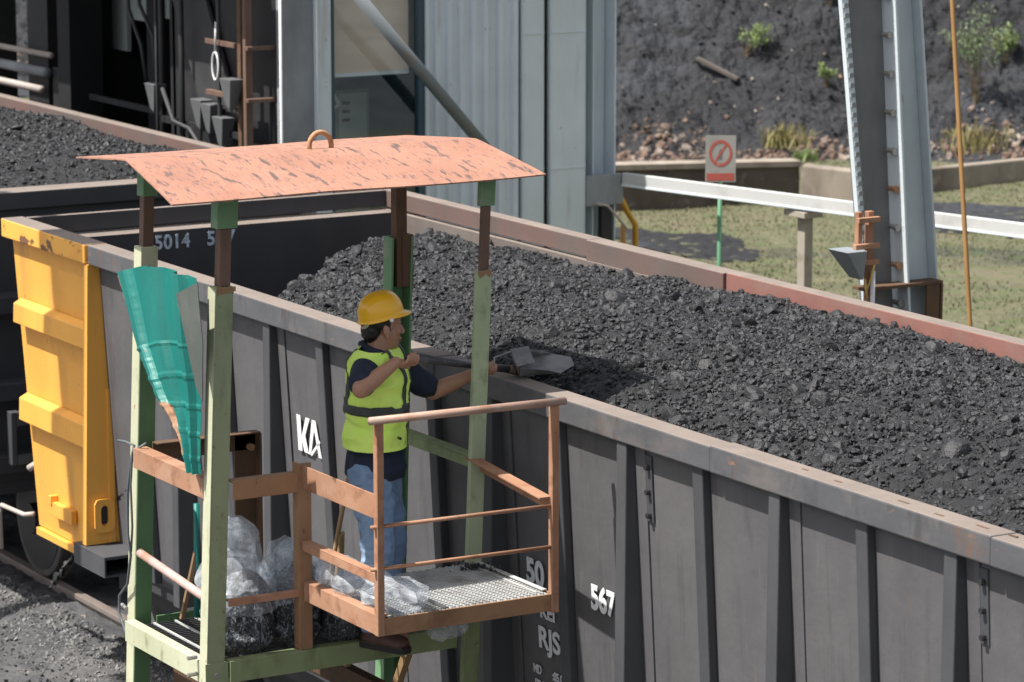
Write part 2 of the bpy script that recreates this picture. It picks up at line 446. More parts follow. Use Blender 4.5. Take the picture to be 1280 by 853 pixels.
def plane_grid(name, x0, x1, y0, y1, nx, ny, zf, mats, label=None):
    gx, gy = np.meshgrid(np.linspace(x0, x1, nx), np.linspace(y0, y1, ny), indexing='ij')
    X, Y = gx.reshape(-1), gy.reshape(-1)
    P = np.stack([X, Y, zf(X, Y)], 1)
    o = np_mesh(name, [(P, grid_faces(nx, ny), 0, True)], mats)
    o['kind'] = 'structure'
    return o
plane_grid('ground', -260, 260, -260, 260, 60, 60, lambda x, y: -.17 + 0 * x, [M['dust_ground']])
def gz(x, y):
    p = np.stack([x, y, 0 * x], 1)
    return -.135 + .018 * fbm(p * 3.2, 4) + .011 * fbm(p * 12, 3, .6) + .085 * np.clip(1 - np.abs(y - 8.72) / .55, 0, 1) 
plane_grid('trackside_ground', -27, -13, 4.5, 11.4, 560, 280, gz, [M['dust_ground']])
def gr(x, y):
    p = np.stack([x, y, 0 * x], 1)
    return -.11 + .03 * fbm(p * .8, 3) + .015 * fbm(p * 5, 2)
plane_grid('grass_field', -52, -2, 12.2, 60, 300, 260, gr, [M['grass_soil']])

# loose pebbles of coal beside the rail
n = 16000
px_ = RNG.uniform(-23, -14.2, n); py_ = RNG.uniform(5.2, 8.2, n)
pp = np.stack([px_, py_, gz(px_, py_) + .004], 1)
V, F = scatter_rocks(pp, .003 + .030 * RNG.random(n) ** 5, SMALL)
n2 = 12000
px2 = RNG.uniform(-23, -14.2, n2); py2 = 8.70 - np.abs(RNG.normal(0, .30, n2))
V2, F2 = scatter_rocks(np.stack([px2, py2, gz(px2, py2) + .002], 1), .004 + .024 * RNG.random(n2) ** 3, SMALL)
M['pale_crust'] = mat('pale_crust', (0.20, 0.195, 0.19), .9, layers=[((0.07, 0.068, 0.068), 6, .46, .62, O1, .8)])
o = np_mesh('coal_pebbles', [(V, F, 0, False), (V2, F2, 1, False)], [M['coal_lump'], M['pale_crust']])
tag(o, 'loose crumbs of coal on the dusty ground by the rail', 'coal crumbs', kind='stuff')

# embankment, built in a frame along the level view direction
def fr(f, r, z):
    f = np.asarray(f, float); r = np.asarray(r, float)
    return np.stack([VH.x * f + RH.x * r, VH.y * f + RH.y * r, np.asarray(z, float) + 0 * f], 1)
def base_f(r):
    return 46.9 + np.interp(r, [-60, -8, 0, 60], [26, 9.5, 0, 3])
def emb_z(f, r):
    d = np.clip(f - base_f(r), 0, 99)
    lo = np.clip(d, 0, 1.3) * .34
    hi = np.clip(d - 1.3, 0, 30) * .72
    z = lo + hi
    z = np.where(z > 9, 9 + (z - 9) * .1, z)
    p = np.stack([f, r, 0 * f], 1)
    amp = np.clip(d / .6, 0, 1)
    terr = .16 * np.sin(d * 2.3 + 1.5 * vnoise(p * .35)) * np.clip((d - 1.2) / 1.0, 0, 1)
    return -.12 + z + amp * (.13 * fbm(p * 1.1, 3) + .085 * fbm(p * 4.2, 4, .6)) + terr
rs = np.concatenate([np.linspace(-70, -12, 60), np.linspace(-11.9, 10.5, 560), np.linspace(10.7, 70, 60)])
ds = np.concatenate([np.linspace(-.6, 7.5, 230), np.linspace(7.7, 60, 70)])
gr_, gd_ = np.meshgrid(rs, ds, indexing='ij')
R_, D_ = gr_.reshape(-1), gd_.reshape(-1)
Fq = base_f(R_) + D_
Pq = fr(Fq, R_, emb_z(Fq, R_))
Pq[:, 0] += .03 * vnoise(Pq * 7); Pq[:, 1] += .03 * vnoise(Pq * 7 + 50)
o = np_mesh('embankment', [(Pq, grid_faces(len(rs), len(ds))[:, ::-1], 0, False)], [M['coal_soil']])
o['kind'] = 'structure'
def on_bank(r, d):
    f = base_f(np.array([r])) + d
    z = emb_z(f, np.array([r]))
    return Vector(fr(f, np.array([r]), z)[0])
# clods on the bank
n = 14000
r = RNG.uniform(-11, 9.5, n); d = RNG.uniform(.9, 6.5, n)
f = base_f(r) + d
P_ = fr(f, r, emb_z(f, r))
V, F = scatter_rocks(P_, .012 + .055 * RNG.random(n) ** 3.2, SMALL)
o = np_mesh('coal_clods', [(V, F, 0, False)], [M['coal_soil']])
tag(o, 'dark clods of coal spoil strewn over the embankment', 'coal spoil', kind='stuff')
# brown rubble course at the foot
n = 5200
r = RNG.uniform(-11, 9.5, n); d = np.abs(RNG.normal(.35, .5, n)); kk = (vnoise(np.stack([r * .9, d * 1.4, 0 * r + 6], 1)) + RNG.normal(0, .25, n) > -.12) & (d < 1.6); r, d = r[kk], d[kk]; n = len(r)
f = base_f(r) + d
P_ = fr(f, r, emb_z(f, r) + .01)
V, F = scatter_rocks(P_, .015 + .085 * RNG.random(n) ** 3.4, SHAPES)
o = np_mesh('stone_rubble', [(V, F, 0, False)], [M['rubble_stone']])
tag(o, 'brown stone rubble along the foot of the dark embankment', 'rubble', kind='stuff')
n = 160
r = RNG.uniform(-9, 9, n); d = RNG.uniform(1.4, 6.0, n)
f = base_f(r) + d
P_ = fr(f, r, emb_z(f, r) + .03)
V, F = scatter_rocks(P_, .02 + .05 * RNG.random(n) ** 2, SMALL)
M['pale_stone'] = mat('pale_stone', (0.42, 0.36, 0.30), .9, layers=[((0.30, 0.17, 0.10), .8, .5, .6, O1, .9)])
o = np_mesh('pale_stones', [(V, F, 0, False)], [M['pale_stone']])
tag(o, 'scattered pale stones on the black slope', 'stones', kind='stuff')

# grass blades on the field
def blades(name, pos, h, w, material, lean=.5, parent=None, curl=.35):
    n = len(pos)
    a = RNG.uniform(0, 2 * PI, n); b2 = RNG.uniform(0, 2 * PI, n)
    t = np.stack([np.cos(a), np.sin(a), 0 * a], 1); l = np.stack([np.cos(b2), np.sin(b2), 0 * a], 1)
    ln = RNG.uniform(.1, 1, n) * lean
    p0 = pos - t * w[:, None]; p1 = pos + t * w[:, None]
    mid = pos + l * (h * ln * .45)[:, None]; mid[:, 2] += h * .6
    m0 = mid - t * (w * .7)[:, None]; m1 = mid + t * (w * .7)[:, None]
    tip = pos + l * (h * ln)[:, None]; tip[:, 2] += h * (1 - curl * ln)
    V = np.stack([p0, p1, m1, m0, tip], 1).reshape(-1, 3)
    base = np.arange(n) * 5
    Fq = np.stack([base, base + 1, base + 2, base + 3], 1)
    Ft = np.stack([base + 3, base + 2, base + 4], 1)
    return V, Fq, Ft
n = 90000
f = RNG.uniform(24, 47, n); r = RNG.uniform(-1.5, 9.5, n)
P_ = fr(f, r, 0 * f)
gp = vnoise(np.stack([P_[:, 0] * .55, P_[:, 1] * .55, 0 * f + 3], 1)) + .5 * vnoise(np.stack([P_[:, 0] * 1.7, P_[:, 1] * 1.7, 0 * f + 8], 1))
def in_patch(x, y):
    q = vnoise(np.stack([x * 1.3, y * 1.3, 0 * x + 2], 1)) * .35 + vnoise(np.stack([x * 4, y * 4, 0 * x + 2], 1)) * .15
    a_ = ((x + 32.5) / 2.6) ** 2 + ((y - 26.2) / 1.5) ** 2
    b_ = ((x + 32.8) / 1.7) ** 2 + ((y - 21.8) / .75) ** 2
    return (np.minimum(a_, b_) + q) < .75
P_ = P_[(gp + RNG.normal(0, .5, n) > -.3) & (P_[:, 1] > 12.6) & ~in_patch(P_[:, 0], P_[:, 1])]
P_[:, 2] = gr(P_[:, 0], P_[:, 1])
k = len(P_)
V, Fq, Ft = blades('grass', P_, RNG.uniform(.015, .045, k), RNG.uniform(.005, .010, k), None, 1.1)
me_parts = [(V, Fq, 0, False), (np.zeros((0, 3)), Ft - 0, 0, False)]
o = np_mesh('grass', [(V, Fq, 0, False), (V, Ft, 0, False)], [M['grass_blade']])
tag(o, 'short patchy grass on the ground behind the train', 'grass', kind='stuff')

# black spills of coal on the field
gx, gy = np.meshgrid(np.linspace(-37, -29, 260), np.linspace(20.5, 28.5, 260), indexing='ij')
X, Y = gx.reshape(-1), gy.reshape(-1)
Z = gr(X, Y) + .012 + .02 * fbm(np.stack([X * 6, Y * 6, 0 * X], 1), 3)
Fg = grid_faces(260, 260); keep = in_patch(X, Y)[Fg].all(1)
ptch = np_mesh('spilled_coal', [(np.stack([X, Y, Z], 1), Fg[keep], 0, False)], [M['coal_soil']])
tag(ptch, 'black spills of coal dust lying on the grass behind the white beam', 'coal dust', kind='stuff')
# ------------------------------------------------------------------ wagons
def sheet_y(z):
    return 8.09 + (2.68 - z) / 1.93 * 0.11

def text_frame(x, z, tilt=True):
    """frame on the near side sheet: text runs along +X, faces -Y"""
    ang = math.atan(0.11 / 1.93) if tilt else 0
    up = Vector((0, -math.sin(ang), math.cos(ang)))
    ax = Vector((1, 0, 0)); nz = ax.cross(up)
    m = Matrix.Identity(4)
    for i, a in enumerate((ax, up, nz)):
        for j in range(3): m[j][i] = a[j]
    m.translation = Vector((x, sheet_y(z) - 0.011, z))
    return m

XL, XR = -19.97, -5.9
def make_wagon():
    W = thing('coal_wagon', ((XL + XR) / 2, 9.45, 0), 'dark grey open coal wagon with a yellow painted end and white side numbers, nearest', 'railway wagon', 'coal wagons of the train')
    # near side sheet (leans in towards the bottom), each bay a little bulged
    xs = -18.66
    s = MB()
    nxx, nzz = 260, 24
    gx = np.linspace(xs, XR, nxx); gzz = np.linspace(.785, 2.685, nzz)
    A, Bz = np.meshgrid(gx, gzz, indexing='ij')
    ph = ((A + 10.26) / .605) % 1.0
    bul = .007 * np.clip(np.sin(PI * ph), 0, 1) ** 1.5 * np.clip(np.sin(PI * (Bz - .78) / 1.9), 0, 1) ** .6 * vnoise(np.stack([np.floor((A + 10.26) / .605).ravel() * 1.7, Bz.ravel() * .9, 0 * A.ravel()], 1)).reshape(A.shape)
    Yq = sheet_y(Bz) + bul - .001
    s.add(np.stack([A.ravel(), Yq.ravel(), Bz.ravel()], 1).tolist(), grid_faces(nxx, nzz).tolist())
    side = s.build('side_wall', M['wagon_grey'], W, smooth=True)
    md = side.modifiers.new('solid', 'SOLIDIFY'); md.thickness = .012; md.offset = 1 if side.data.polygons[0].normal.y > 0 else -1
    # posts
    for k in range(0, 14):
        x = -10.26 - .605 * k
        if x < -18.4: continue
        b = MB()
        if k % 2 == 0:
            y0t, y0b = 8.036, 8.026
        else:
            y0t, y0b = sheet_y(2.68) - .045, sheet_y(.8) - .05
        w = .082
        b.hexa([(x, y0b, .8), (x + w, y0b, .8), (x + w, sheet_y(.8) - .001, .8), (x, sheet_y(.8) - .001, .8),
                (x, y0t, 2.679), (x + w, y0t, 2.679), (x + w, sheet_y(2.68) - .001, 2.679), (x, sheet_y(2.68) - .001, 2.679)])
        b.build('side_post', M['wagon_post'], W, bevel=.006)
        if k % 2 == 0:
            b = MB(); xa, xb = x + w + .002, x + w + .085
            b.hexa([(xa, sheet_y(.8) - .010, .8), (xb, sheet_y(.8) - .010, .8), (xb, sheet_y(.8) - .0005, .8), (xa, sheet_y(.8) - .0005, .8),
                    (xa, sheet_y(2.67) - .010, 2.67), (xb, sheet_y(2.67) - .010, 2.67), (xb, sheet_y(2.67) - .0005, 2.67), (xa, sheet_y(2.67) - .0005, 2.67)])
            b.build('lap_plate', M['wagon_grey'], W, bevel=.002)
    for k in range(1, 8):
        x = -10.26 + .605 * k
        if x > XR - .1: continue
        b = MB()
        yt = 8.036 if k % 2 == 0 else sheet_y(2.68) - .045
        yb = 8.026 if k % 2 == 0 else sheet_y(.8) - .05
        b.hexa([(x, yb, .8), (x + .082, yb, .8), (x + .082, sheet_y(.8) - .001, .8), (x, sheet_y(.8) - .001, .8),
                (x, yt, 2.679), (x + .082, yt, 2.679), (x + .082, sheet_y(2.68) - .001, 2.679), (x, sheet_y(2.68) - .001, 2.679)])
        b.build('side_post', M['wagon_post'], W, bevel=.006)
    # near top rail: slightly uneven lengths
    b = MB()
    cuts = [xs, -17.0, -14.36, -11.9, -9.95, XR]
    for i in range(len(cuts) - 1):
        dz = [0, .002, -.003, .003, .0][i]; dy = [0, -.002, .003, 0, -.003][i]
        b.box(cuts[i] + .001, cuts[i + 1] - .001, 8.02 + dy, 8.152, 2.681, 2.80 + dz, 0, 1)
    rim = b.build('top_rail', [M['wagon_rim'], M['dust_top']], W, bevel=.008)
    for (x, y, l) in ((-10.62, 8.075, .07), (-10.36, 8.06, .055), (-10.12, 8.08, .075), (-9.93, 8.09, .05), (-11.05, 8.07, .05), (-11.3, 8.085, .04)):
        b = MB(); b.box(x, x + l, y, y + .012, 2.802, 2.8045); b.build('rust_slot', M['rust_dark'], W)
    # far top rail and wall
    b = MB()
    b.box(XL, -17.32, 10.765, 10.87, 2.685, 2.80, 0, 1)
    b.box(-17.318, -15.82, 10.745, 10.87, 2.67, 2.798, 0, 1)
    b.build('top_rail', [M['rim_far'], M['dust_top']], W, bevel=.006)
    b = MB(); b.box(-15.818, XR, 10.765, 10.87, 2.685, 2.80, 0, 1)
    b.build('top_rail', [M['rim_red'], M['dust_top']], W, bevel=.006, label='reddish stretch of top rail')
    b = MB(); b.box(XL, XR, 10.735, 10.80, .8, 2.672, 0, 1)
    b.build('side_wall', [M['wagon_inner'], M['dust_top']], W)
    # left end wall
    b = MB(); b.box(XL, XL + .05, 8.16, 10.762, 2.69, 2.80, 0, 1)
    b.build('top_rail', [M['wagon_dark'], M['dust_top']], W, bevel=.004)
    b = MB(); b.box(XL + .0, -19.76, 8.20, 10.733, .8, 2.67, 0, 1)
    endw = b.build('end_wall', [M['wagon_dark'], M['dust_top']], W)
    b = MB(); b.box(XR - .06, XR, 8.16, 10.733, .8, 2.80, 0, 1)
    b.build('end_wall', [M['wagon_dark'], M['dust_top']], W)
    b = MB(); b.box(XL + .3, XR - .1, 8.22, 10.72, .70, .79)
    b.build('floor', M['wagon_dark'], W)
    b = MB(); b.box(XL + .4, XR - .4, 9.2, 9.7, .42, .695)
    b.box(XL + 1.0, XR - .4, 8.32, 8.40, .55, .695)
    b.build('underframe', M['black_metal'], W)
    # stencilled number inside the end wall
    m = Matrix(((0, 0, 1, 0), (1, 0, 0, 0), (0, 1, 0, 0), (0, 0, 0, 1)))
    for s_, yy in (('5014', 8.965), ('567', 9.34)):
        m.translation = Vector((-19.757, yy, 2.553))
        text_mesh('stencilled_number', s_, .128, m, M['stencil_paint'], W, bold=.003, spacing=1.05 if len(s_) > 3 else 1.16, xs=.96)
    # yellow end bay of the near side
    b = MB()
    y0, y1 = 8.062, 8.165
    b.hexa([(-19.88, y1, .79), (-18.70, y1, .79), (-18.70, y1 + .02, .79), (-19.88, y1 + .02, .79),
            (-19.95, y0, 2.67), (-18.70, y0, 2.67), (-18.70, y0 + .02, 2.67), (-19.95, y0 + .02, 2.67)])
    b.build('end_panel', M['yellow'], W, bevel=.003)
    b = MB(); b.box(-19.99, -18.662, 8.0, 8.152, 2.683, 2.803, 0, 1)
    b.build('yellow_rail', [M['yellow_rim'], M['dust_top']], W, bevel=.008)
    for (zt, zb, xa) in ((2.27, 2.145, -19.86), (1.645, 1.50, -19.89)):
        ys = y0 + (2.67 - (zt + zb) / 2) / 1.88 * .103
        b = MB()
        b.hexa([(xa, ys - .075, zb), (-18.702, ys - .075, zb), (-18.702, ys + .004, zb), (xa, ys + .004, zb),
                (xa, ys - .070, zt), (-18.702, ys - .070, zt), (-18.702, ys - .012, zt + .03), (xa, ys - .012, zt + .03)], 0, 1)
        b.build('end_rib', [M['yellow'], M['yellow']], W, bevel=.006)
    # small hatch details on the yellow panel
    b = MB(); b.box(-19.55, -19.22, 8.11, 8.15, .93, 1.02); b.box(-19.56, -19.52, 8.10, 8.15, 1.0, 1.06)
    b.build('latch', M['yellow'], W, bevel=.004)
    b = MB(); b.box(-19.86, -18.70, 8.135, 8.19, .735, .785)
    b.build('bottom_rail', M['yellow'], W, bevel=.004)
    # end post: wide foot, faces the camera side
    b = MB()
    b.hexa([(-18.70, 7.962, .935), (-18.645, 7.962, .935), (-18.645, 8.198, .935), (-18.70, 8.198, .935),
            (-18.70, 8.012, 2.68), (-18.645, 8.012, 2.68), (-18.645, 8.10, 2.68), (-18.70, 8.10, 2.68)])
    post = b.build('end_post', M['yellow'], W, bevel=.003)
    b = MB()
    b.box(-18.70, -18.635, 8.12, 8.16, .94, 1.9)
    b.build('post_flange', M['yellow'], post, bevel=.002)
    # oval ring plate on the post
    b = MB()
    n = 20
    ring_o, ring_i = [], []
    for k in range(n):
        t = 2 * PI * k / n
        c, s_ = math.cos(t), math.sin(t)
        sx = .062 if abs(c) > .01 else .062
        o = (max(-.066, min(.066, .085 * c)), max(-.105, min(.105, .125 * s_)))
        i_ = (.026 * c, .036 * s_ + (.03 if s_ > 0 else -.03))
        ring_o.append(o); ring_i.append(i_)
    q, f = [], []
    for X in (-18.644, -18.622):
        for (a, c) in ring_o: q.append((X, 8.083 + a, 1.115 + c))
        for (a, c) in ring_i: q.append((X, 8.083 + a, 1.115 + c))
    for k in range(n):
        k2 = (k + 1) % n
        f.append((2 * n + k, 2 * n + k2, 3 * n + k2, 3 * n + k))
        f.append((k, k2, 2 * n + k2, 2 * n + k))
        f.append((n + k, n + k2, 3 * n + k2, 3 * n + k))
    b.add(q, f)
    b.build('ring_plate', M['yellow'], post)
    b = MB(); b.box(-18.643, -18.641, 8.055, 8.111, 1.06, 1.17); b.build('ring_hole', M['black_metal'], post)
    # hollow jacking box at the foot of the post
    b = MB()
    x0, x1, ya, yb, za, zb = -18.80, -18.33, 7.945, 8.33, .80, .922
    b.box(x0, x1, ya, yb, zb - .012, zb + .008, 0); b.box(x0, x1, ya, yb, za, za + .012)
    b.box(x0, x1, ya, ya + .012, za + .013, zb - .013); b.box(x0, x0 + .02, ya + .014, yb, za + .013, zb - .013)
    b.build('jacking_box', M['wagon_post'], W, bevel=.002)
    # bolted straps under the rail
    for x in (-12.505, -10.085):
        b = MB()
        b.beam((x + .02, sheet_y(2.64) - .006, 2.64), (x + .02, sheet_y(2.33) - .006, 2.33), .05, .008, up=(0, 1, 0))
        st = b.build('bolt_strap', M['wagon_post'], W)
        for z in (2.585, 2.47, 2.36):
            b = MB(); y = sheet_y(z) - .01
            b.tube((x + .02, y, z), (x + .02, y - .022, z), .013, n=6)
            b.build('bolt', M['black_metal'], st)
    # lettering on the side
    T = lambda name, s, x, z, size, mt='side_paint', bold=.004, xs=1.0, sp=1.0: text_mesh(name, s, size, text_frame(x, z), M[mt], W, bold=bold, xs=xs, spacing=sp)
    T('wagon_number', '50', -13.635, 1.80, .172, bold=.006, xs=.98)
    T('wagon_number', '1', -13.355, 1.80, .172, bold=.006, xs=.98)
    T('wagon_number', '567', -13.04, 1.80, .165, 'white_paint', bold=.006, xs=.86)
    T('owner_mark', 'KEI', -13.52, 1.645, .105, bold=.003, xs=.95)
    T('station_mark', 'RJS', -13.55, 1.49, .15, bold=.004, xs=1.05)
    T('data_line', 'MD', -13.61, 1.345, .062, bold=.001, xs=.8)
    T('data_line', ':05.02', -13.43, 1.345, .062, bold=.001, xs=.8)
    T('data_line', 'P24L', -13.60, 1.265, .07, bold=.001, xs=.8)
    T('data_line', '7', -13.44, 1.265, .07, bold=.001, xs=.8)
    T('data_line', '51', -14.07, 1.35, .088, bold=.002)
    T('data_line', '25', -14.07, 1.25, .088, bold=.002)
    T('data_mark', 'I', -13.94, 1.945, .12, bold=.004)
    # slanted two-letter emblem
    b = MB()
    def P2(u, w):
        x = -16.045 + u * .275; z = 2.005 + w * .20
        return (x, sheet_y(z) - .011, z)
    def poly(pts): b.prism([P2(*p) for p in pts], (0, -.0016, 0))
    poly([(0, .0), (.17, .0), (.17, .42), (.17, 1), (0, 1)])
    poly([(.175, .42), (.40, 1), (.57, 1), (.33, .48), (.44, .0), (.26, .0), (.175, .30)])
    poly([(.66, 1), (.82, 1), (1.0, .0), (.87, .0), (.84, .22), (.73, .78)])
    poly([(.46, -.02), (.56, .08), (.735, .72), (.655, .97), (.44, .0)])
    poly([(.50, .0), (.58, -.03), (.97, .42), (.955, .50)])
    b.build('painted_emblem', M['white_paint'], W)
    # running gear
    def wheelset(x):
        for y in (8.835, 10.065):
            b = MB()
            s_ = 1 if y < 9 else -1
            b.tube((x, y, .44), (x, y + .11 * s_, .44), .43, .435, n=40)
            b.tube((x, y + .1101 * s_, .44), (x, y + .14 * s_, .44), .465, n=40)
            w_ = b.build('wheel', M['wheel_steel'], W, bevel=.008)
            b = MB(); b.tube((x, y - .012 * s_, .44), (x, y - .001 * s_, .44), .34, .36, n=40); b.tube((x, y - .07 * s_, .44), (x, y - .013 * s_, .44), .10, n=20)
            b.build('hub', M['black_metal'], w_)
    for x in (-19.3, -17.7, -8.2):
        wheelset(x)
    for x in (-18.5, -7.4):
        b = MB()
        b.box(x - 1.0, x + 1.0, 8.62, 8.74, .42, .54); b.box(x - .3, x + .3, 8.60, 8.76, .36, .66)
        b.build('bogie_frame', M['black_metal'], W, bevel=.01)
    b = MB()
    b.path([(-20.44, 8.12, .80), (-20.41, 8.12, .822), (-20.02, 8.12, .835), (-19.95, 8.16, .85)], .016)
    b.path([(-20.44, 8.12, .805), (-20.45, 8.12, .76), (-20.44, 8.12, .52)], .018)
    b.build('brake_pipe', M['pale_pipe'], W, smooth=True)
    b = MB(); b.box(-20.75, XL - .001, 9.3, 9.6, .70, .95)
    b.box(-20.22, XL, 8.40, 9.25, .84, .98); 
    b.build('coupler', M['black_metal'], W)
    return W
wagon = make_wagon()

def make_second():
    x1 = -21.10
    W = thing('coal_wagon', (-28.0, 9.45, 0), 'dark open coal wagon heaped with coal behind the yellow end, furthest in the train', 'railway wagon', 'coal wagons of the train')
    b = MB(); b.box(-35, x1, 10.765, 10.87, 2.685, 2.80, 0, 1)
    b.build('top_rail', [M['rim_far'], M['dust_top']], W, bevel=.006)
    b = MB(); b.box(-35, x1, 10.735, 10.80, .8, 2.672, 0, 1); b.build('side_wall', [M['wagon_inner'], M['dust_top']], W)
    b = MB(); b.box(-35, x1, 8.02, 8.15, 2.68, 2.80, 0, 1); b.build('top_rail', [M['wagon_rim'], M['dust_top']], W, bevel=.006)
    b = MB(); b.box(-35, x1, 8.12, 8.17, .8, 2.67); b.build('side_wall', M['wagon_grey'], W)
    b = MB(); b.box(x1 - .13, x1, 8.16, 10.76, 2.68, 2.80, 0, 1); b.build('top_rail', [M['wagon_dark'], M['dust_top']], W, bevel=.008)
    b = MB(); b.box(x1 - .09, x1 - .06, 8.16, 10.73, .8, 2.67); b.build('end_wall', M['wagon_dark'], W)
    b = MB(); b.box(x1 - .42, x1 - .30, 8.2, 10.0, 2.70, 2.775); b.build('inner_ledge', M['dust_top'], W, bevel=.02)
    for z in (2.05, 1.45, .95):
        b = MB()
        b.hexa([(x1 - .059, 8.1, z - .07), (x1 + .06, 8.1, z - .07), (x1 + .06, 10.8, z - .07), (x1 - .059, 10.8, z - .07),
                (x1 - .059, 8.1, z + .07), (x1 + .06, 8.1, z + .05), (x1 + .06, 10.8, z + .05), (x1 - .059, 10.8, z + .07)])
        b.build('end_rib', M['wagon_dark'], W, bevel=.008)
    b = MB(); b.box(-34.9, x1 - .1, 8.25, 10.7, .70, .79); b.build('floor', M['wagon_dark'], W)
    for x in (-21.52, -23.1):
        for y in (8.835, 10.065):
            s_ = 1 if y < 9 else -1
            b = MB(); b.tube((x, y, .425), (x, y + .10 * s_, .425), .42, n=44); b.tube((x, y + .1001 * s_, .425), (x, y + .128 * s_, .425), .448, n=44)
            w_ = b.build('wheel', M['wheel_steel'], W, bevel=.012)
            b = MB(); b.tube((x, y - .004 * s_, .425), (x, y - .0005 * s_, .425), .365, n=44); b.tube((x, y - .07 * s_, .425), (x, y - .0045 * s_, .425), .11, n=20)
            b.build('hub', M['black_metal'], w_)
    b = MB(); b.box(-23.4, -22.1, 8.62, 8.74, .42, .56)
    b.build('bogie_frame', M['black_metal'], W, bevel=.01)
    b = MB()
    for (ya, yb, za, zb) in ((8.42, 8.46, .95, 1.32), (8.64, 8.68, .95, 1.32), (8.461, 8.639, 1.22, 1.32), (8.461, 8.639, .95, 1.02)):
        b.box(-21.03, -20.95, ya, yb, za, zb)
    b.build('end_bracket', M['wagon_post'], W, bevel=.006)
    b = MB(); b.path([(-20.9, 8.52, .93), (-20.86, 8.56, .97), (-20.86, 8.62, .93), (-20.87, 8.62, .83), (-20.88, 8.61, .74)], .026, n=8); b.build('coupling_link', M['pale_pipe'], W, smooth=True)
    b = MB(); b.box(x1 - .05, -20.76, 9.3, 9.6, .72, .94); b.build('coupler', M['black_metal'], W)
    return W
wagon2 = make_second()

# ------------------------------------------------------------------ coal in the wagons
def top_z(x, y):
    x = np.asarray(x, float); y = np.asarray(y, float)
    near = 2.60 + .26 * (1 - np.exp(-np.clip(y - 8.15, 0, 9) / .40))
    farz = np.interp(x, [-19.5, -18.9, -17.6, -14.3, -13, -9], [2.56, 2.58, 2.63, 2.735, 2.745, 2.75])
    t = np.clip((y - 9.2) / 1.53, 0, 1); t = t * t * (3 - 2 * t)
    z = near * (1 - t) + farz * t
    z -= .12 * np.clip((-15.6 - x) / 1.6, 0, 1) * np.exp(-((y - 9.3) / .75) ** 2)
    z += .045 * vnoise(np.stack([x * 1.1, y * 1.1, x * 0], 1)) + .03 * vnoise(np.stack([x * 2.7 + 5, y * 2.7, x * 0], 1))
    return z
def coal_z(x, y):
    z = top_z(x, y)
    xb = -16.75 - (y - 8.3) * 1.05 + .08 * vnoise(np.stack([y * 3, x * 0, x * 0], 1))
    xb = np.maximum(xb, -19.1)
    d = np.clip(xb - x, 0, 99)
    return z - .72 * np.sqrt(d * d + .0) - .06 * np.clip(x - xb + .4, -1, 0)
def coal_z2(x, y):
    z = 2.72 + .16 * np.clip(1 - np.abs(y - 9.4) / 1.5, 0, 1) + .05 * vnoise(np.stack([x * 1.3, y * 1.3, x * 0], 1))
    d = np.clip(x - (-22.2), 0, 9)
    return z - .22 * d

def coal_heap(name, x0, x1, y0, y1, step, zf, n_small, n_mid, n_big, label, xdens=None):
    nx, ny = int((x1 - x0) / step) + 1, int((y1 - y0) / step) + 1
    gx, gy = np.meshgrid(np.linspace(x0, x1, nx), np.linspace(y0, y1, ny), indexing='ij')
    X, Y = gx.reshape(-1), gy.reshape(-1)
    Z = zf(X, Y)
    P = np.stack([X, Y, Z], 1)
    n1 = fbm(P * 26, 4, .6)
    ridg = 1 - np.abs(vnoise(P * 14 + 3)) * 2
    base = np.stack([X + .010 * vnoise(P * 40 + 9), Y + .010 * vnoise(P * 40 + 19), Z + .010 * n1 + .008 * ridg], 1)
    parts = [(base, grid_faces(nx, ny), 0, False)]
    lump_field = lambda p: vnoise(np.stack([p[:, 0] * 1.2, p[:, 1] * 1.2, p[:, 0] * 0 + 4], 1))
    for (n, lo, hi, pw, shp, sink) in ((n_small, .005, .015, 1.8, SMALL, .2), (n_mid, .012, .032, 2.2, SHAPES, .15), (n_big, .022, .068, 2.8, LUMPS, .05)):
        x = RNG.uniform(x0, x1, n); y = RNG.uniform(y0, y1, n)
        p = np.stack([x, y, np.zeros(n)], 1)
        z = zf(x, y)
        size = lo + (hi - lo) * RNG.random(n) ** pw
        chunk = np.clip((lump_field(p) + .45) * 1.4, 0, 1)
        if xdens is not None: chunk = np.maximum(chunk, xdens(x))
        keep = RNG.random(n) < (.55 + .45 * chunk)
        p[:, 2] = z + size * RNG.uniform(-.55, .30, n) + .006
        p, size = p[keep], size[keep]
        V, F = scatter_rocks(p, size, shp)
        V[:, 1] = np.clip(V[:, 1], y0 + .003, y1 - .003)
        parts.append((V, F, 1, False))
    o = np_mesh(name, parts, [M['coal_fines'], M['coal_lump']])
    return tag(o, label, 'coal', kind='stuff')

coal_heap('coal_load', -19.74, -9.0, 8.165, 10.73, .0155, coal_z, 90000, 34000, 800, 'heap of dark broken coal filling the wagon the worker shovels from', xdens=lambda x: np.clip((-15.3 - x) / 1.2, 0, 1))
coal_heap('coal_load', -31.0, -21.22, 8.18, 10.73, .025, coal_z2, 26000, 12000, 220, 'coal heaped in the far left wagon behind the roof')
# the rest of the load out towards the far end of the near wagon
def rest():
    gx, gy = np.meshgrid(np.linspace(-9.02, XR - .07, 80), np.linspace(8.165, 10.73, 60), indexing='ij')
    X, Y = gx.reshape(-1), gy.reshape(-1)
    P = np.stack([X, Y, top_z(X, Y)], 1); P[:, 2] += .03 * fbm(P * 14, 3)
    return P
o = np_mesh('coal_load', [(rest(), grid_faces(80, 60), 0, False)], [M['coal_fines']])
tag(o, 'coal at the right end of the wagon, out past the picture edge', 'coal', kind='stuff')

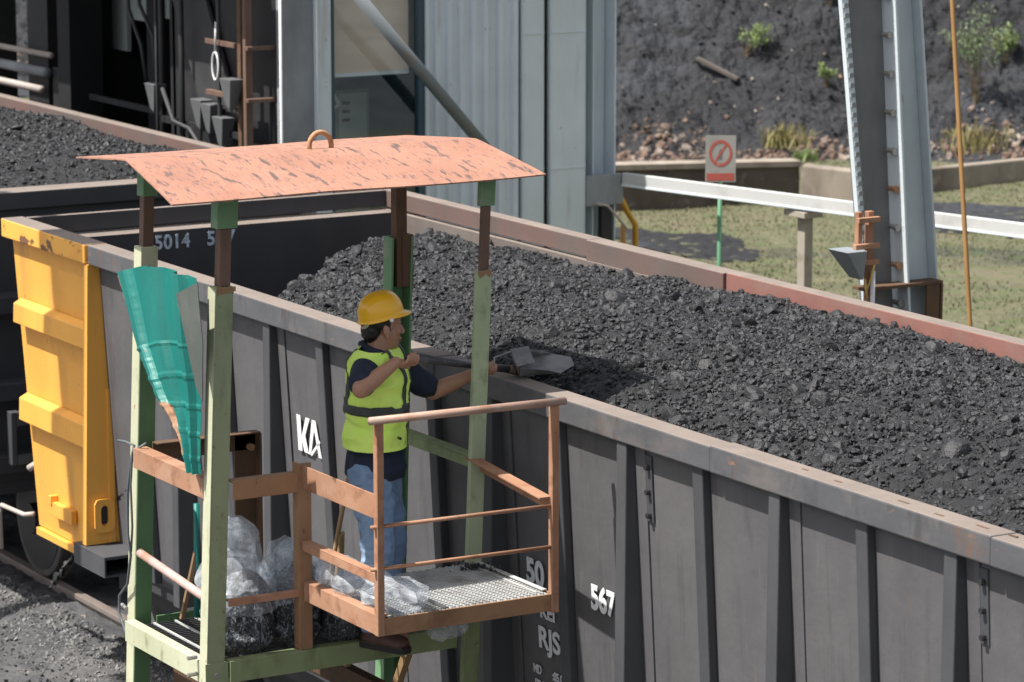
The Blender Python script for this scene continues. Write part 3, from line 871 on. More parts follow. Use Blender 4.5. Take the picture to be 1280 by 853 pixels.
# ------------------------------------------------------------------ track
T = thing('railway_track', (-15, 9.45, 0), 'brown rusty railway track under the wagons in coal dust', 'railway track')
for y in (8.885, 10.015):
    b = MB()
    b.box(-45, 2, y - .034, y + .034, -.035, 0); b.box(-45, 2, y - .009, y + .009, -.12, -.0351); b.box(-45, 2, y - .06, y + .06, -.135, -.1201)
    b.build('rail', M['rail_steel'], T, bevel=.004)
x = -25.0
while x < -12:
    b = MB(); b.box(x, x + .22, 8.05, 10.85, -.26, -.136); b.build('sleeper', M['dark_wood'], T, bevel=.01) if x < -99 else None
    for yy in (8.72,):
        b = MB()
        pts = [(x + .11 + .045 * math.cos(t), yy + .035 * math.sin(t), -.075 + .02 * math.sin(t)) for t in [k * PI / 5 for k in range(9)]]
        b.path(pts, .009, n=6); b.build('rail_clip', M['rail_steel'], T, smooth=True)
    x += .62
# ------------------------------------------------------------------ work platform with roof
CG = thing('work_platform', (-14.07, 7.15, -.15), 'green and rust steel sampling platform with a salmon tin roof, in which the worker stands', 'work platform')
LEAN = 0.042
def ln(y, z): return y + LEAN * (z - 1.62)
def post(x0, x1, ya, yb, z0, z1, m, name, parent, bev=.004):
    b = MB()
    b.hexa([(x0, ln(ya, z0), z0), (x1, ln(ya, z0), z0), (x1, ln(yb, z0), z0), (x0, ln(yb, z0), z0),
            (x0, ln(ya, z1), z1), (x1, ln(ya, z1), z1), (x1, ln(yb, z1), z1), (x0, ln(yb, z1), z1)])
    return b.build(name, m, parent, bevel=bev)
def jag(x0, x1, ya, yb, z, m, parent):
    # ragged chipped collar where the paint ends
    b = MB()
    for i in range(9):
        t0, t1 = i / 9, (i + 1) / 9
        b.box(x1 + .0015, x1 + .003, ln(ya + (yb - ya) * t0, z), ln(ya + (yb - ya) * t1, z), z - random.uniform(.012, .034), z + random.uniform(-.004, .007))
    return b.build('chipped_edge', m, parent)
# post A (far left), B (nearest), C (by the wagon), D (behind)
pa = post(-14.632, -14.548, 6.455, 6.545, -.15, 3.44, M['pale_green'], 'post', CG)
post(-14.615, -14.565, 6.472, 6.528, 3.441, 3.68, M['brown_tube'], 'inner_tube', pa)
post(-14.628, -14.552, 6.462, 6.540, 3.681, 3.86, M['cap_green'], 'socket', pa)
post(-14.5475, -14.5445, 6.46, 6.545, -.12, 3.32, M['dark_green'], 'painted_light_face', pa, 0)  # darker green plate: shade on this face put into the colour
pb = post(-13.672, -13.600, 6.396, 6.486, -.15, 3.385, M['green_paint'], 'post', CG)
bb = MB()
z0, z1 = -.14, 3.38
bb.hexa([(-13.674, ln(6.392, z0), z0), (-13.598, ln(6.392, z0), z0), (-13.598, ln(6.3955, z0), z0), (-13.674, ln(6.3955, z0), z0),
         (-13.674, ln(6.392, z1), z1), (-13.598, ln(6.392, z1), z1), (-13.598, ln(6.3955, z1), z1), (-13.674, ln(6.3955, z1), z1)])
bb.build('painted_light_face', M['pale_green'], pb)  # paler plate: sunlight on this side of the post painted in
post(-13.662, -13.608, 6.416, 6.474, 3.386, 3.65, M['brown_tube'], 'inner_tube', pb)
post(-13.672, -13.600, 6.396, 6.500, 3.651, 3.84, M['cap_green'], 'socket', pb)
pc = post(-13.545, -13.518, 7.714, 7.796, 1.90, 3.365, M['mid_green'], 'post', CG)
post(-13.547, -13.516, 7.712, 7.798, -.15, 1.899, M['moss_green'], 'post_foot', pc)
post(-13.55, -13.525, 7.735, 7.782, 3.366, 3.67, M['brown_tube'], 'inner_tube', pc)
post(-13.55, -13.518, 7.718, 7.800, 3.671, 3.84, M['cap_green'], 'socket', pc)
# D: open channel with the hollow side to the camera
b = MB()
for (x0, x1, ya, yb) in ((-14.53, -14.44, 7.80, 7.812), (-14.53, -14.518, 7.8125, 7.9075), (-14.53, -14.44, 7.908, 7.92)):
    b.hexa([(x0, ln(ya, -.1), -.15), (x1, ln(ya, -.1), -.15), (x1, ln(yb, -.1), -.15), (x0, ln(yb, -.1), -.15), (x0, ln(ya, 3.4) - .04, 3.40), (x1, ln(ya, 3.4) - .04, 3.40), (x1, ln(yb, 3.4) - .04, 3.40), (x0, ln(yb, 3.4) - .04, 3.40)])
pd = b.build('post', M['cap_green'], CG, bevel=.002)
b = MB(); b.box(-14.51, -14.45, 7.865, 7.925, 3.15, 3.85); b.build('inner_tube', M['rust_dark'], pd, bevel=.003)
b = MB(); b.box(-14.516, -14.445, 7.895, 7.958, 3.15, 3.41); b.build('burnt_collar', M['rust_dark'], pd, bevel=.003)
# chipped collars
jag(-13.672, -13.600, 6.402, 6.494, 3.385, M['rust_brown'], pb); jag(-13.60, -13.518, 7.718, 7.792, 3.365, M['rust_brown'], pc)
# bolts and joint plates
for (x, y, z, mm) in ((-13.60, 6.44, 1.575, 0), (-13.60, 6.44, 1.50, 0)):
    b = MB(); b.tube((x + .001, y, z), (x + .012, y, z), .014, n=6); b.build('bolt', M['bolt'], pb)
b = MB(); b.hexa([(-13.5985, 6.385, 1.42), (-13.594, 6.385, 1.42), (-13.594, 6.50, 1.42), (-13.5985, 6.50, 1.42), (-13.5985, 6.385, 1.635), (-13.594, 6.385, 1.635), (-13.594, 6.50, 1.635), (-13.5985, 6.50, 1.635)])
b.build('joint_plate', M['green_paint'], pb)
for z in (1.64, 1.56):
    b = MB(); b.tube((-13.72, 6.40, z), (-13.72, 6.352, z), .010, n=6); b.build('bolt', M['bolt'], pb)
    b = MB(); b.tube((-14.70, 6.46, z + .02), (-14.62, 6.448, z + .02), .010, n=6); b.build('bolt', M['bolt'], pa)
for z in (1.86, 1.75, 1.55):
    b = MB(); b.tube((-13.5155, 7.78, z), (-13.505, 7.78, z), .013, n=6); b.build('bolt', M['moss_green'], pc)

# lower deck frame
Z = 1.62
b = MB(); b.box(-14.547, -13.675, 6.405, 6.417, 1.52, 1.622); b.box(-14.547, -13.675, 6.4175, 6.46, 1.610, 1.622); b.build('deck_beam', M['pale_green'], CG, bevel=.002)
b = MB(); b.box(-13.588, -13.578, 6.503, 7.708, 1.535, 1.637); b.box(-13.64, -13.5885, 6.503, 7.708, 1.625, 1.637); b.build('deck_beam', M['moss_green'], CG, bevel=.002)
b = MB(); b.box(-14.50, -14.49, 6.55, 7.80, 1.53, 1.640); b.build('deck_beam', M['dark_green'], CG, bevel=.002)
b = MB(); b.box(-14.44, -13.605, 7.83, 7.842, 1.53, 1.630); b.build('deck_beam', M['dark_green'], CG, bevel=.002)
for (ya, yb) in ((6.60, 6.69), (7.3, 7.36)):
    b = MB(); b.box(-14.42, -13.66, ya, yb, 1.29, 1.40); b.build('cross_beam', M['rust_dark'], CG, bevel=.002)
# deck grating
def grating(name, x0, x1, y0, y1, z, bar_x, bar_y, hb, m):
    g = MB()
    nx = int((x1 - x0) / bar_x)
    for i in range(nx + 1):
        x = x0 + (x1 - x0) * i / nx
        g.box(x - .0018, x + .0018, y0, y1, z - hb, z)
    ny = int((y1 - y0) / bar_y)
    for j in range(1, ny):
        y = y0 + (y1 - y0) * j / ny
        g.box(x0, x1, y - .003, y + .003, z - hb * .6, z + .0015)
    return g.build(name, m, CG)
grating('deck_grating', -14.485, -13.645, 6.42, 7.825, 1.605, .030, .11, .025, M['grating_dark'])
b = MB()
for y in (6.53, 6.64, 6.75): b.box(-14.48, -13.65, y - .005, y + .005, 1.604, 1.612)
b.build('grating_strip', M['grating'], CG)

# rails round the lower deck
b = MB(); b.box(-14.46, -13.68, 6.428, 6.436, 2.395, 2.492); b.box(-14.46, -13.68, 6.4365, 6.50, 2.484, 2.492); b.build('side_rail', M['rust_orange'], CG, bevel=.002)
b = MB(); b.tube((-14.50, 6.47, 1.962), (-13.675, 6.445, 1.915), .021); b.build('round_rail', mat('pink_pipe', (0.52, 0.36, 0.32), .55, layers=[((0.40, 0.20, 0.13), 6, .5, .65, O1, .8)]), CG, smooth=True)
b = MB(); b.box(-13.592, -13.582, 6.534, 6.868, 2.395, 2.484); b.box(-13.65, -13.5925, 6.53, 6.87, 2.475, 2.484); b.build('front_rail', M['rust_brown'], CG, bevel=.002)
b = MB(); b.box(-13.592, -13.586, 6.503, 6.868, 1.895, 1.926); b.box(-13.62, -13.5925, 6.503, 6.868, 1.918, 1.926); b.build('toe_rail', M['rust_orange'], CG, bevel=.002)
b = MB(); b.box(-13.592, -13.584, 6.868, 6.935, 1.638, 2.53); b.box(-13.645, -13.5925, 6.868, 6.876, 1.638, 2.53); b.build('mid_post', M['rust_brown'], CG, bevel=.002)
b = MB(); b.box(-14.508, -14.5, 6.55, 7.10, 2.405, 2.50); b.box(-14.5, -14.44, 6.55, 7.10, 2.495, 2.503); b.build('back_rail', M['rust_dark'], CG, bevel=.002)
b = MB(); b.box(-14.512, -14.5, 6.985, 7.105, 1.62, 2.50); b.box(-14.50, -14.44, 7.096, 7.105, 1.62, 2.494); b.build('mid_post', M['rust_dark'], CG, bevel=.002)
b = MB(); b.tube((-14.47, 7.05, 2.43), (-14.44, 7.05, 2.43), .018, n=8); b.build('rail_bolt', M['rust_brown'], CG)
b = MB(); b.box(-14.43, -13.61, 7.795, 7.855, 2.455, 2.463); b.box(-14.43, -13.61, 7.803, 7.812, 2.40, 2.4545); b.build('wagon_side_rail', M['moss_green'], CG, bevel=.002)

# raised extension towards the wagon
E0, E1, YA, YB = -13.58, -12.85, 6.895, 7.80
b = MB(); b.box(E0, E1 - .012, YA - .006, YA + .002, 1.875, 1.968); b.box(E0, E1 - .012, YA + .0025, YA + .05, 1.96, 1.968); b.build('extension_beam', M['rust_orange'], CG, bevel=.002)
b = MB(); b.box(E1 - .01, E1, YA + .02, YB + .03, 1.872, 1.952); b.build('extension_beam', M['rust_brown'], CG, bevel=.002)
b = MB(); b.box(E0, E1 - .012, YB - .002, YB + .006, 1.875, 1.955); b.build('extension_beam', M['rust_brown'], CG, bevel=.002)
gm = MB()
n = 24
for i in range(n + 1):
    y = YA + .02 + (YB - YA - .04) * i / n
    gm.box(E0 + .02, E1 - .014, y - .0022, y + .0022, 1.925, 1.951)
for i in range(1, 27):
    x = E0 + .02 + (E1 - E0 - .04) * i / 27
    gm.beam((x, YA + .02, 1.949), (x, YB - .02, 1.949), .009, .004)
gm.box(E0 + .02, E1 - .014, YA + .02, YB - .02, 1.905, 1.909)
gm.build('extension_grating', M['grating'], CG)
# flat strips where two grating panels meet
b = MB(); b.box(-13.56, -12.87, 7.235, 7.262, 1.9525, 1.957); b.build('grating_seam', M['grating_dark'], CG)
b = MB(); b.box(-13.58, -12.90, 7.775, 7.80, 1.958, 1.963); b.box(-13.55, -12.90, 7.74, 7.75, 1.9525, 1.956); b.build('grating_seam', M['grating'], CG)
def fp(x, ya, yb, z0, z1, m):
    b = MB(); b.box(x - .006, x, ya, yb, z0, z1); b.box(x - .036, x - .0065, ya, ya + .006, z0, z1)
    return b.build('extension_post', m, CG, bevel=.0015)
fp(E1 + .008, 6.884, 6.918, 1.875, 2.845, M['rust_orange'])
fp(E1 + .008, 7.794, 7.830, 1.862, 2.835, M['rust_orange'])
b = MB(); b.tube((E1, 6.852, 2.862), (E1, 7.865, 2.852), .0185, n=14); b.build('top_rail', mat('worn_pipe', (0.40, 0.255, 0.19), .55, layers=[((0.30, 0.29, 0.26), 2.2, .52, .62, O1, .8), ((0.30, 0.14, 0.08), 7, .5, .65, O1, .7)], bump=.001), CG, smooth=True)
for z in (2.372, 2.178):
    b = MB(); b.tube((E1 - .01, 6.86, z + .004), (E1 - .01, 7.80, z - .006), .0095, n=10); b.build('mid_rail', M['rust_orange'], CG, smooth=True)
b = MB(); b.box(E0 - .03, E1, YA - .008, YA - .001, 2.41, 2.522); b.build('extension_side_rail', M['rust_orange'], CG, bevel=.002)
b = MB(); b.box(E0 - .06, E1 - .02, YA - .012, YA + .035, 2.152, 2.160); b.box(E0 - .06, E1 - .02, YA - .012, YA - .004, 2.115, 2.1515); b.build('extension_side_rail', M['rust_orange'], CG, bevel=.002)
b = MB(); b.hexa([(-13.56, 7.80, 2.405), (-12.86, 7.79, 2.345), (-12.86, 7.80, 2.345), (-13.56, 7.81, 2.405), (-13.56, 7.80, 2.468), (-12.86, 7.79, 2.41), (-12.86, 7.80, 2.41), (-13.56, 7.81, 2.468)])
b.hexa([(-13.56, 7.745, 2.460), (-12.86, 7.735, 2.402), (-12.86, 7.7895, 2.402), (-13.56, 7.7995, 2.460), (-13.56, 7.745, 2.469), (-12.86, 7.735, 2.411), (-12.86, 7.7895, 2.411), (-13.56, 7.7995, 2.469)])
b.build('extension_side_rail', M['rust_orange'], CG, bevel=.0015)

# roof: thin folded sheet on cross bearers
NE = [(-13.36, 6.15, 3.822), (-13.385, 8.085, 3.822)]
RD = [(-14.00, 6.215, 3.942), (-13.93, 8.02, 3.938)]
FE = [(-14.73, 6.285, 3.870), (-14.68, 8.05, 3.875)]
ny, nx = 48, 24
verts, faces = [], []
for j in range(ny + 1):
    t = j / ny
    for i in range(nx + 1):
        u = i / nx
        if u < .5:
            a, c, w = NE, RD, u / .5
        else:
            a, c, w = RD, FE, (u - .5) / .5
        A = Vector(a[0]).lerp(Vector(a[1]), t); Cc = Vector(c[0]).lerp(Vector(c[1]), t)
        P = A.lerp(Cc, w)
        # rounded ridge, a little sag and dents
        P.z -= .002 * max(0, 1 - abs(u - .5) / .05) ** 1.5
        P.z += .002 * math.sin(t * 7.3 + u * 2) + .0015 * math.sin(t * 17 + 1.3) * (1 - abs(u - .5) * 1.2)
        if u < .1: P.z -= .006 * (1 - u / .1) * (.5 + .5 * math.sin(t * 9 + .7))
        verts.append(P)
for j in range(ny):
    for i in range(nx):
        q = j * (nx + 1) + i
        faces.append((q, q + nx + 1, q + nx + 2, q + 1))
roof = mesh_obj('roof', verts, faces, [M['roof_paint']], CG, smooth=False)
md = roof.modifiers.new('solid', 'SOLIDIFY'); md.thickness = .007; md.offset = -1
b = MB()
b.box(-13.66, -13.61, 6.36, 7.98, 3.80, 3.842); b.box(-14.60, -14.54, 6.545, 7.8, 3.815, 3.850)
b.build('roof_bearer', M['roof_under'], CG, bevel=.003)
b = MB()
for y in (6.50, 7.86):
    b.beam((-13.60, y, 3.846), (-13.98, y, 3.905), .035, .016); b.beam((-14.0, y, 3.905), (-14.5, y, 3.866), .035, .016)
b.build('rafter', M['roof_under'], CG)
# lifting eye
b = MB()
pts = []
for k in range(13):
    t = PI * k / 12
    pts.append((-14.0 + .008, 7.21 - .058 * math.cos(t), 3.935 + .062 * math.sin(t) + .012))
pts = [(pts[0][0], pts[0][1], 3.92)] + pts + [(pts[-1][0], pts[-1][1], 3.92)]
b.path(pts, .0125, n=12)
b.build('lifting_eye', mat('eye_rust', (0.42, 0.23, 0.12), .8, layers=[((0.62, 0.40, 0.25), 30, .5, .65, O1, .7), ((0.25, 0.11, 0.05), 18, .5, .65, O1, .7)]), CG, smooth=True)

# ------------------------------------------------------------------ things kept on the platform
# torn teal roofing sheet
TS = thing('roofing_sheet', (-14.1, 6.40, 2.55), 'torn teal corrugated roofing sheet with a rusty ragged edge tied between two green posts', 'metal sheet')
def lerpc(pts, v):
    v = max(0, min(1, v)) * (len(pts) - 1); i = min(int(v), len(pts) - 2); w = v - i
    return Vector(pts[i]).lerp(Vector(pts[i + 1]), w)
LFT = [(-14.55, 3.315), (-14.44, 3.15), (-14.33, 2.99), (-14.20, 2.89), (-14.075, 2.79), (-13.95, 2.735), (-13.84, 2.66), (-13.73, 2.535)]
RGT = [(-13.67, 3.425), (-13.655, 3.27), (-13.650, 3.12), (-13.645, 3.0), (-13.645, 2.87), (-13.645, 2.75), (-13.645, 2.64), (-13.645, 2.52)]
nu, nv = 60, 70
verts, faces, mids = [], [], []
def bumpprof(u):
    y = 0
    for c, w in ((.16, .085), (.56, .075), (.86, .05)):
        d = abs(u - c) / w
        y += -.036 * max(0, min(1, (1 - d) * 2.2))
    return y
rj = random.Random(3)
edge = [rj.uniform(0, 1) for _ in range(nv + 1)]
for j in range(nv + 1):
    v = j / nv
    L_, R_2 = lerpc(LFT, v), lerpc(RGT, v)
    for i in range(nu + 1):
        u = i / nu
        uu = u + (1 - u) ** 7 * (.05 * edge[j] if v > .25 else .012 * edge[j])
        p = L_.lerp(R_2, uu)
        z = p.y + (.055 * math.sin(u * PI) * (1 - v))
        y = 6.405 - .03 * math.sin(u * PI) + bumpprof(u) * (1 - .3 * v)
        for c in (.30, .46, .62, .78, .92):
            if abs(v - c) < .012: y -= .004
        verts.append((p.x, y + .005 * math.sin(v * 9 + u * 3), z))
for j in range(nv):
    for i in range(nu):
        q = j * (nu + 1) + i
        faces.append((q, q + 1, q + nu + 2, q + nu + 1))
        u, v = (i + .5) / nu, (j + .5) / nv
        rust = u < .045 + .02 * edge[j] or (v > .56 and u < .30 + .45 * (v - .56) + .1 * (edge[j] - .5) and v > .56 + (u * .2))
        mids.append(1 if rust else 0)
b = MB(); b.v = [tuple(v) for v in verts]; b.f = faces; b.m = mids
sh = b.build('sheet', [M['teal'], M['teal_rust']], TS)
md = sh.modifiers.new('solid', 'SOLIDIFY'); md.thickness = .002
b = MB()
pf = [(-13.76, 6.345, 3.345), (-13.53, 6.345, 3.43), (-13.515, 6.345, 3.32), (-13.485, 6.345, 3.16), (-13.50, 6.345, 2.89), (-13.565, 6.345, 2.95)]
b.prism(pf, (0, .004, 0))
b.build('folded_flap', M['teal_back'], TS)

# cable looped down the far left post
b = MB()
b.path([(-14.66, 6.44, 2.49), (-14.55, 6.43, 2.505), (-14.47, 6.44, 2.50), (-14.50, 6.435, 2.42), (-14.54, 6.43, 2.25), (-14.545, 6.43, 2.05), (-14.52, 6.432, 1.95), (-14.56, 6.43, 1.80), (-14.66, 6.43, 1.72), (-14.67, 6.43, 1.63), (-14.57, 6.42, 1.55), (-14.53, 6.41, 1.62)], .007, n=6)
b.path([(-14.40, 6.47, 2.52), (-14.47, 6.43, 2.47), (-14.50, 6.43, 2.30), (-14.49, 6.43, 2.10), (-14.51, 6.43, 1.97)], .006, n=6)
tag(b.build('electric_cable', M['wire'], smooth=True), 'grey electric cable tied down the leftmost pale green post', 'cable')

# sticks
b = MB(); b.tube((-14.12, 7.41, 2.30), (-14.12, 7.28, 1.70), .012, n=8); st = None
BR = thing('broom', (-14.12, 7.28, 1.62), 'wooden broom leaning behind the rusty side rails by the worker', 'broom')
b.build('handle', M['wood'], BR, smooth=True)
b = MB(); b.hexa([(-14.16, 7.31, 1.75), (-14.08, 7.31, 1.75), (-14.08, 7.36, 1.75), (-14.16, 7.36, 1.75), (-14.13, 7.35, 2.02), (-14.10, 7.35, 2.02), (-14.10, 7.38, 2.04), (-14.13, 7.38, 2.04)]); b.build('bristles', M['wood'], BR, bevel=.006)
b = MB(); b.tube((-14.3, 6.682, 2.22), (-14.3, 6.675, 1.66), .015, n=10)
tag(b.build('teal_pole', M['teal'], smooth=True), 'short teal pole standing upright on the deck grating behind the nearest post', 'pole')
b = MB(); b.beam((-14.30, 6.685, 2.02), (-14.30, 6.595, 1.66), .02, .022)
tag(b.build('wooden_stick', M['dark_wood'], bevel=.002), 'brown wooden stick leaning beside the teal pole on the deck', 'stick')
for i, (p0, p1, l) in enumerate((((-14.0, 7.32, 1.10), (-14.0, 7.32, 1.52), 'left pale wooden prop under the platform deck'), ((-13.98, 7.52, 1.08), (-13.85, 7.60, 1.50), 'slanting pale wooden prop under the platform deck'))):
    b = MB(); b.beam(p0, p1, .07, .03)
    tag(b.build('wooden_prop', M['wood'], bevel=.003), l, 'timber', 'timber props under the platform')
# ------------------------------------------------------------------ blended solid bodies (voxel remesh of overlapping primitives)
def sphere_vf(c, rad, R=None, n=18, m=12):
    V, F = [], []
    for i in range(m + 1):
        th = PI * i / m
        for k in range(n):
            ph = 2 * PI * k / n
            v = Vector((rad[0] * math.sin(th) * math.cos(ph), rad[1] * math.sin(th) * math.sin(ph), rad[2] * math.cos(th)))
            if R is not None: v = R @ v
            V.append(Vector(c) + v)
    for i in range(m):
        for k in range(n):
            F.append((i * n + k, i * n + (k + 1) % n, (i + 1) * n + (k + 1) % n, (i + 1) * n + k))
    return V, F
def capsule_vf(p0, r0, p1, r1, n=16, sq=1.0, sqdir=None):
    p0, p1 = Vector(p0), Vector(p1)
    d = (p1 - p0).normalized()
    a = d.orthogonal().normalized() if sqdir is None else (Vector(sqdir) - d * Vector(sqdir).dot(d)).normalized()
    b = d.cross(a)
    V, F = [], []
    rings = []
    for k in range(5):
        t = PI / 2 * k / 4
        rings.append((p0 - d * (r0 * math.cos(t)), r0 * math.sin(t)))
    for k in range(1, 4):
        rings.append((p0.lerp(p1, k / 4), r0 + (r1 - r0) * k / 4))
    for k in range(5):
        t = PI / 2 * k / 4
        rings.append((p1 + d * (r1 * math.sin(t)), r1 * math.cos(t)))
    for (P, r) in rings:
        r = max(r, 1e-4)
        for k in range(n):
            t = 2 * PI * k / n
            V.append(P + a * (math.cos(t) * r * sq) + b * (math.sin(t) * r))
    for i in range(len(rings) - 1):
        for k in range(n):
            F.append((i * n + k, i * n + (k + 1) % n, (i + 1) * n + (k + 1) % n, (i + 1) * n + k))
    F.append(tuple(range(n))[::-1]); F.append(tuple(range((len(rings) - 1) * n, len(rings) * n)))
    return V, F

def blend(name, prims, voxel, smooth_it, mats, parent, xf=None, post=None, cut=(), decimate=None):
    """prims: list of ('s', centre, radii, R) or ('c', p0, r0, p1, r1[, squash, dir]); result is one closed smooth skin"""
    b = MB()
    for p in prims:
        if p[0] == 's': V, F = sphere_vf(p[1], p[2], p[3] if len(p) > 3 else None)
        elif p[0] == 'c': V, F = capsule_vf(*p[1:5], sq=p[5] if len(p) > 5 else 1.0, sqdir=p[6] if len(p) > 6 else None)
        else: V, F = p[1], p[2]
        b.add(V, F)
    o = b.build(name, mats, None)
    md = o.modifiers.new('r', 'REMESH'); md.mode = 'VOXEL'; md.voxel_size = voxel; md.use_smooth_shade = True
    md = o.modifiers.new('s', 'SMOOTH'); md.factor = .5; md.iterations = smooth_it
    dg = bpy.context.evaluated_depsgraph_get(); dg.update()
    me = bpy.data.meshes.new_from_object(o.evaluated_get(dg))
    bpy.data.objects.remove(o)
    bm = bmesh.new(); bm.from_mesh(me)
    for (co, no) in cut:
        bmesh.ops.bisect_plane(bm, geom=bm.verts[:] + bm.edges[:] + bm.faces[:], plane_co=co, plane_no=no, clear_outer=True)
    bm.to_mesh(me); bm.free()
    n = len(me.vertices)
    co = np.empty(n * 3, np.float32); me.vertices.foreach_get('co', co)
    if post is not None:
        no = np.empty(n * 3, np.float32); me.vertices.foreach_get('normal', no)
        co = post(co.reshape(-1, 3).astype(float), no.reshape(-1, 3).astype(float)).astype(np.float32).reshape(-1)
        me.vertices.foreach_set('co', co)
    if xf is not None:
        me.transform(xf)
        if xf.determinant() < 0: me.flip_normals()
    if parent is not None: me.transform(Matrix.Translation(-Vector(parent['_loc'])))
    me.materials.clear()
    for m in (mats if isinstance(mats, (list, tuple)) else [mats]): me.materials.append(m)
    me.polygons.foreach_set('use_smooth', [True] * len(me.polygons))
    me.polygons.foreach_set('material_index', [0] * len(me.polygons))
    me.update()
    o = bpy.data.objects.new(name, me); COL.objects.link(o)
    if parent is not None:
        o.parent = parent; o['_loc'] = tuple(parent['_loc'])
    return o

# ------------------------------------------------------------------ worker
FEET = Vector((-13.71, 7.318, 1.612))
RX = Vector((0.5083, 0.8612, 0)); TX = Vector((0.8612, -0.5083, 0))     # r: towards what he faces, t: his right-hand side
XF = Matrix(((RX.x, TX.x, 0, FEET.x), (RX.y, TX.y, 0, FEET.y), (0, 0, 1, FEET.z), (0, 0, 0, 1)))
def wp(r, t, z): return XF @ Vector((r, t, z))
PE = thing('person', FEET, 'worker in yellow hard hat and hi-vis vest leaning on the wagon edge with a shovel', 'person')
M['skin'] = mat('skin', (0.40, 0.215, 0.135), .5, layers=[((0.33, 0.165, 0.10), 14, .48, .66, O1, .5)], bump=.0006, bscale=150, vary=.05)
M['skin'].node_tree.nodes['Principled BSDF'].inputs['Subsurface Weight'].default_value = .12
M['skin'].node_tree.nodes['Principled BSDF'].inputs['Subsurface Radius'].default_value = (.012, .005, .003)
M['navy'] = mat('navy_cloth', (0.010, 0.017, 0.036), .85, layers=[((0.017, 0.027, 0.052), 7, .45, .65, O1, .7)], bump=.0008, bscale=300)
M['denim'] = mat('denim', (0.19, 0.29, 0.45), .9, layers=[((0.36, 0.48, 0.62), 5, .47, .66, (1, 1, .5), .75), ((0.045, 0.085, 0.17), 9, .52, .7, (1, 1, .6), .6)], bump=.0008, bscale=320)
M['vest'] = mat('hi_vis', (0.76, 1.0, 0.20), .75, layers=[((0.66, 1.0, 0.12), 9, .45, .66, O1, .6)], bump=.0006, bscale=260, vary=.05)
M['strap_grey'] = mat('strap_grey', (0.055, 0.062, 0.055), .6, layers=[((0.03, 0.033, 0.03), 16, .45, .65, O1, .6)])
M['hat'] = mat('hat_yellow', (0.95, 0.50, 0.015), .3, layers=[((0.85, 0.40, 0.01), 9, .5, .7, O1, .5), ((0.30, 0.14, 0.02), 40, .68, .74, O1, .6)], bump=.0003, bscale=90, vary=.04, coat=.3)
M['hair'] = mat('hair', (0.010, 0.008, 0.007), .5, bump=.003, bscale=180)
M['boot'] = mat('boot_leather', (0.075, 0.030, 0.020), .5, layers=[((0.13, 0.08, 0.06), 12, .5, .68, O1, .6)], bump=.001, bscale=80)
M['sole'] = mat('boot_sole', (0.02, 0.018, 0.017), .8)
M['eye_white'] = mat('eye_white', (0.32, 0.29, 0.26), .3, vary=0)
M['eye_dark'] = mat('eye_dark', (0.012, 0.008, 0.006), .2, vary=0)
M['lips'] = mat('lips', (0.25, 0.095, 0.075), .45, vary=.05)

# joints (r forward, t towards the camera, z up)
HEAD = Vector((.060, -.01, 1.505))
SHR = Vector((-.015, .155, 1.335)); ELR = Vector((-.03, .345, 1.268)); WRR = Vector((.128, .205, 1.372))
SHL = Vector((.085, -.165, 1.31)); ELL = Vector((.29, -.215, 1.15)); WRL = Vector((.488, -.235, 1.232))
HIPR = Vector((.0, .085, .83)); KNR = Vector((.035, .12, .46)); ANR = Vector((.02, .16, .10))
HIPL = Vector((.03, -.085, .83)); KNL = Vector((.085, -.10, .46)); ANL = Vector((.06, -.11, .10))
# shaft of the shovel through both hands
GA = Vector((.19, .165, 1.385)); GB = Vector((.550, -.255, 1.262))
SD = (GB - GA).normalized()

def torso(g):
    return [('s', (.02, 0, .86), (.125 + g, .165 + g, .13 + g)), ('s', (.02, 0, .98), (.115 + g, .152 + g, .14 + g)),
            ('s', (.03, 0, 1.13), (.118 + g, .165 + g, .15 + g)), ('s', (.035, -.005, 1.25), (.118 + g, .172 + g, .12 + g)),
            ('c', SHR + Vector((.015, -.03, .0)), .062 + g, SHL + Vector((-.01, .03, 0)), .062 + g)]
def face_R(yaw, tilt):
    return Matrix.Rotation(yaw, 3, 'Z') @ Matrix.Rotation(tilt, 3, 'Y')
HR = face_R(math.radians(-24), math.radians(4))
def hp(x, y, z): return HEAD + HR @ Vector((x, y, z))
prims = torso(0)
prims += [('c', SHR, .055, ELR, .041), ('c', ELR, .041, ELR.lerp(WRR, .35), .040), ('c', ELR.lerp(WRR, .35), .040, WRR, .026),
          ('c', SHL, .055, ELL, .041), ('c', ELL, .041, ELL.lerp(WRL, .35), .040), ('c', ELL.lerp(WRL, .35), .040, WRL, .026)]
for H, K, A in ((HIPR, KNR, ANR), (HIPL, KNL, ANL)):
    prims += [('c', H, .085, K, .058), ('c', K, .056, A, .042), ('c', A, .042, A + Vector((.12, 0, -.05)), .035)]
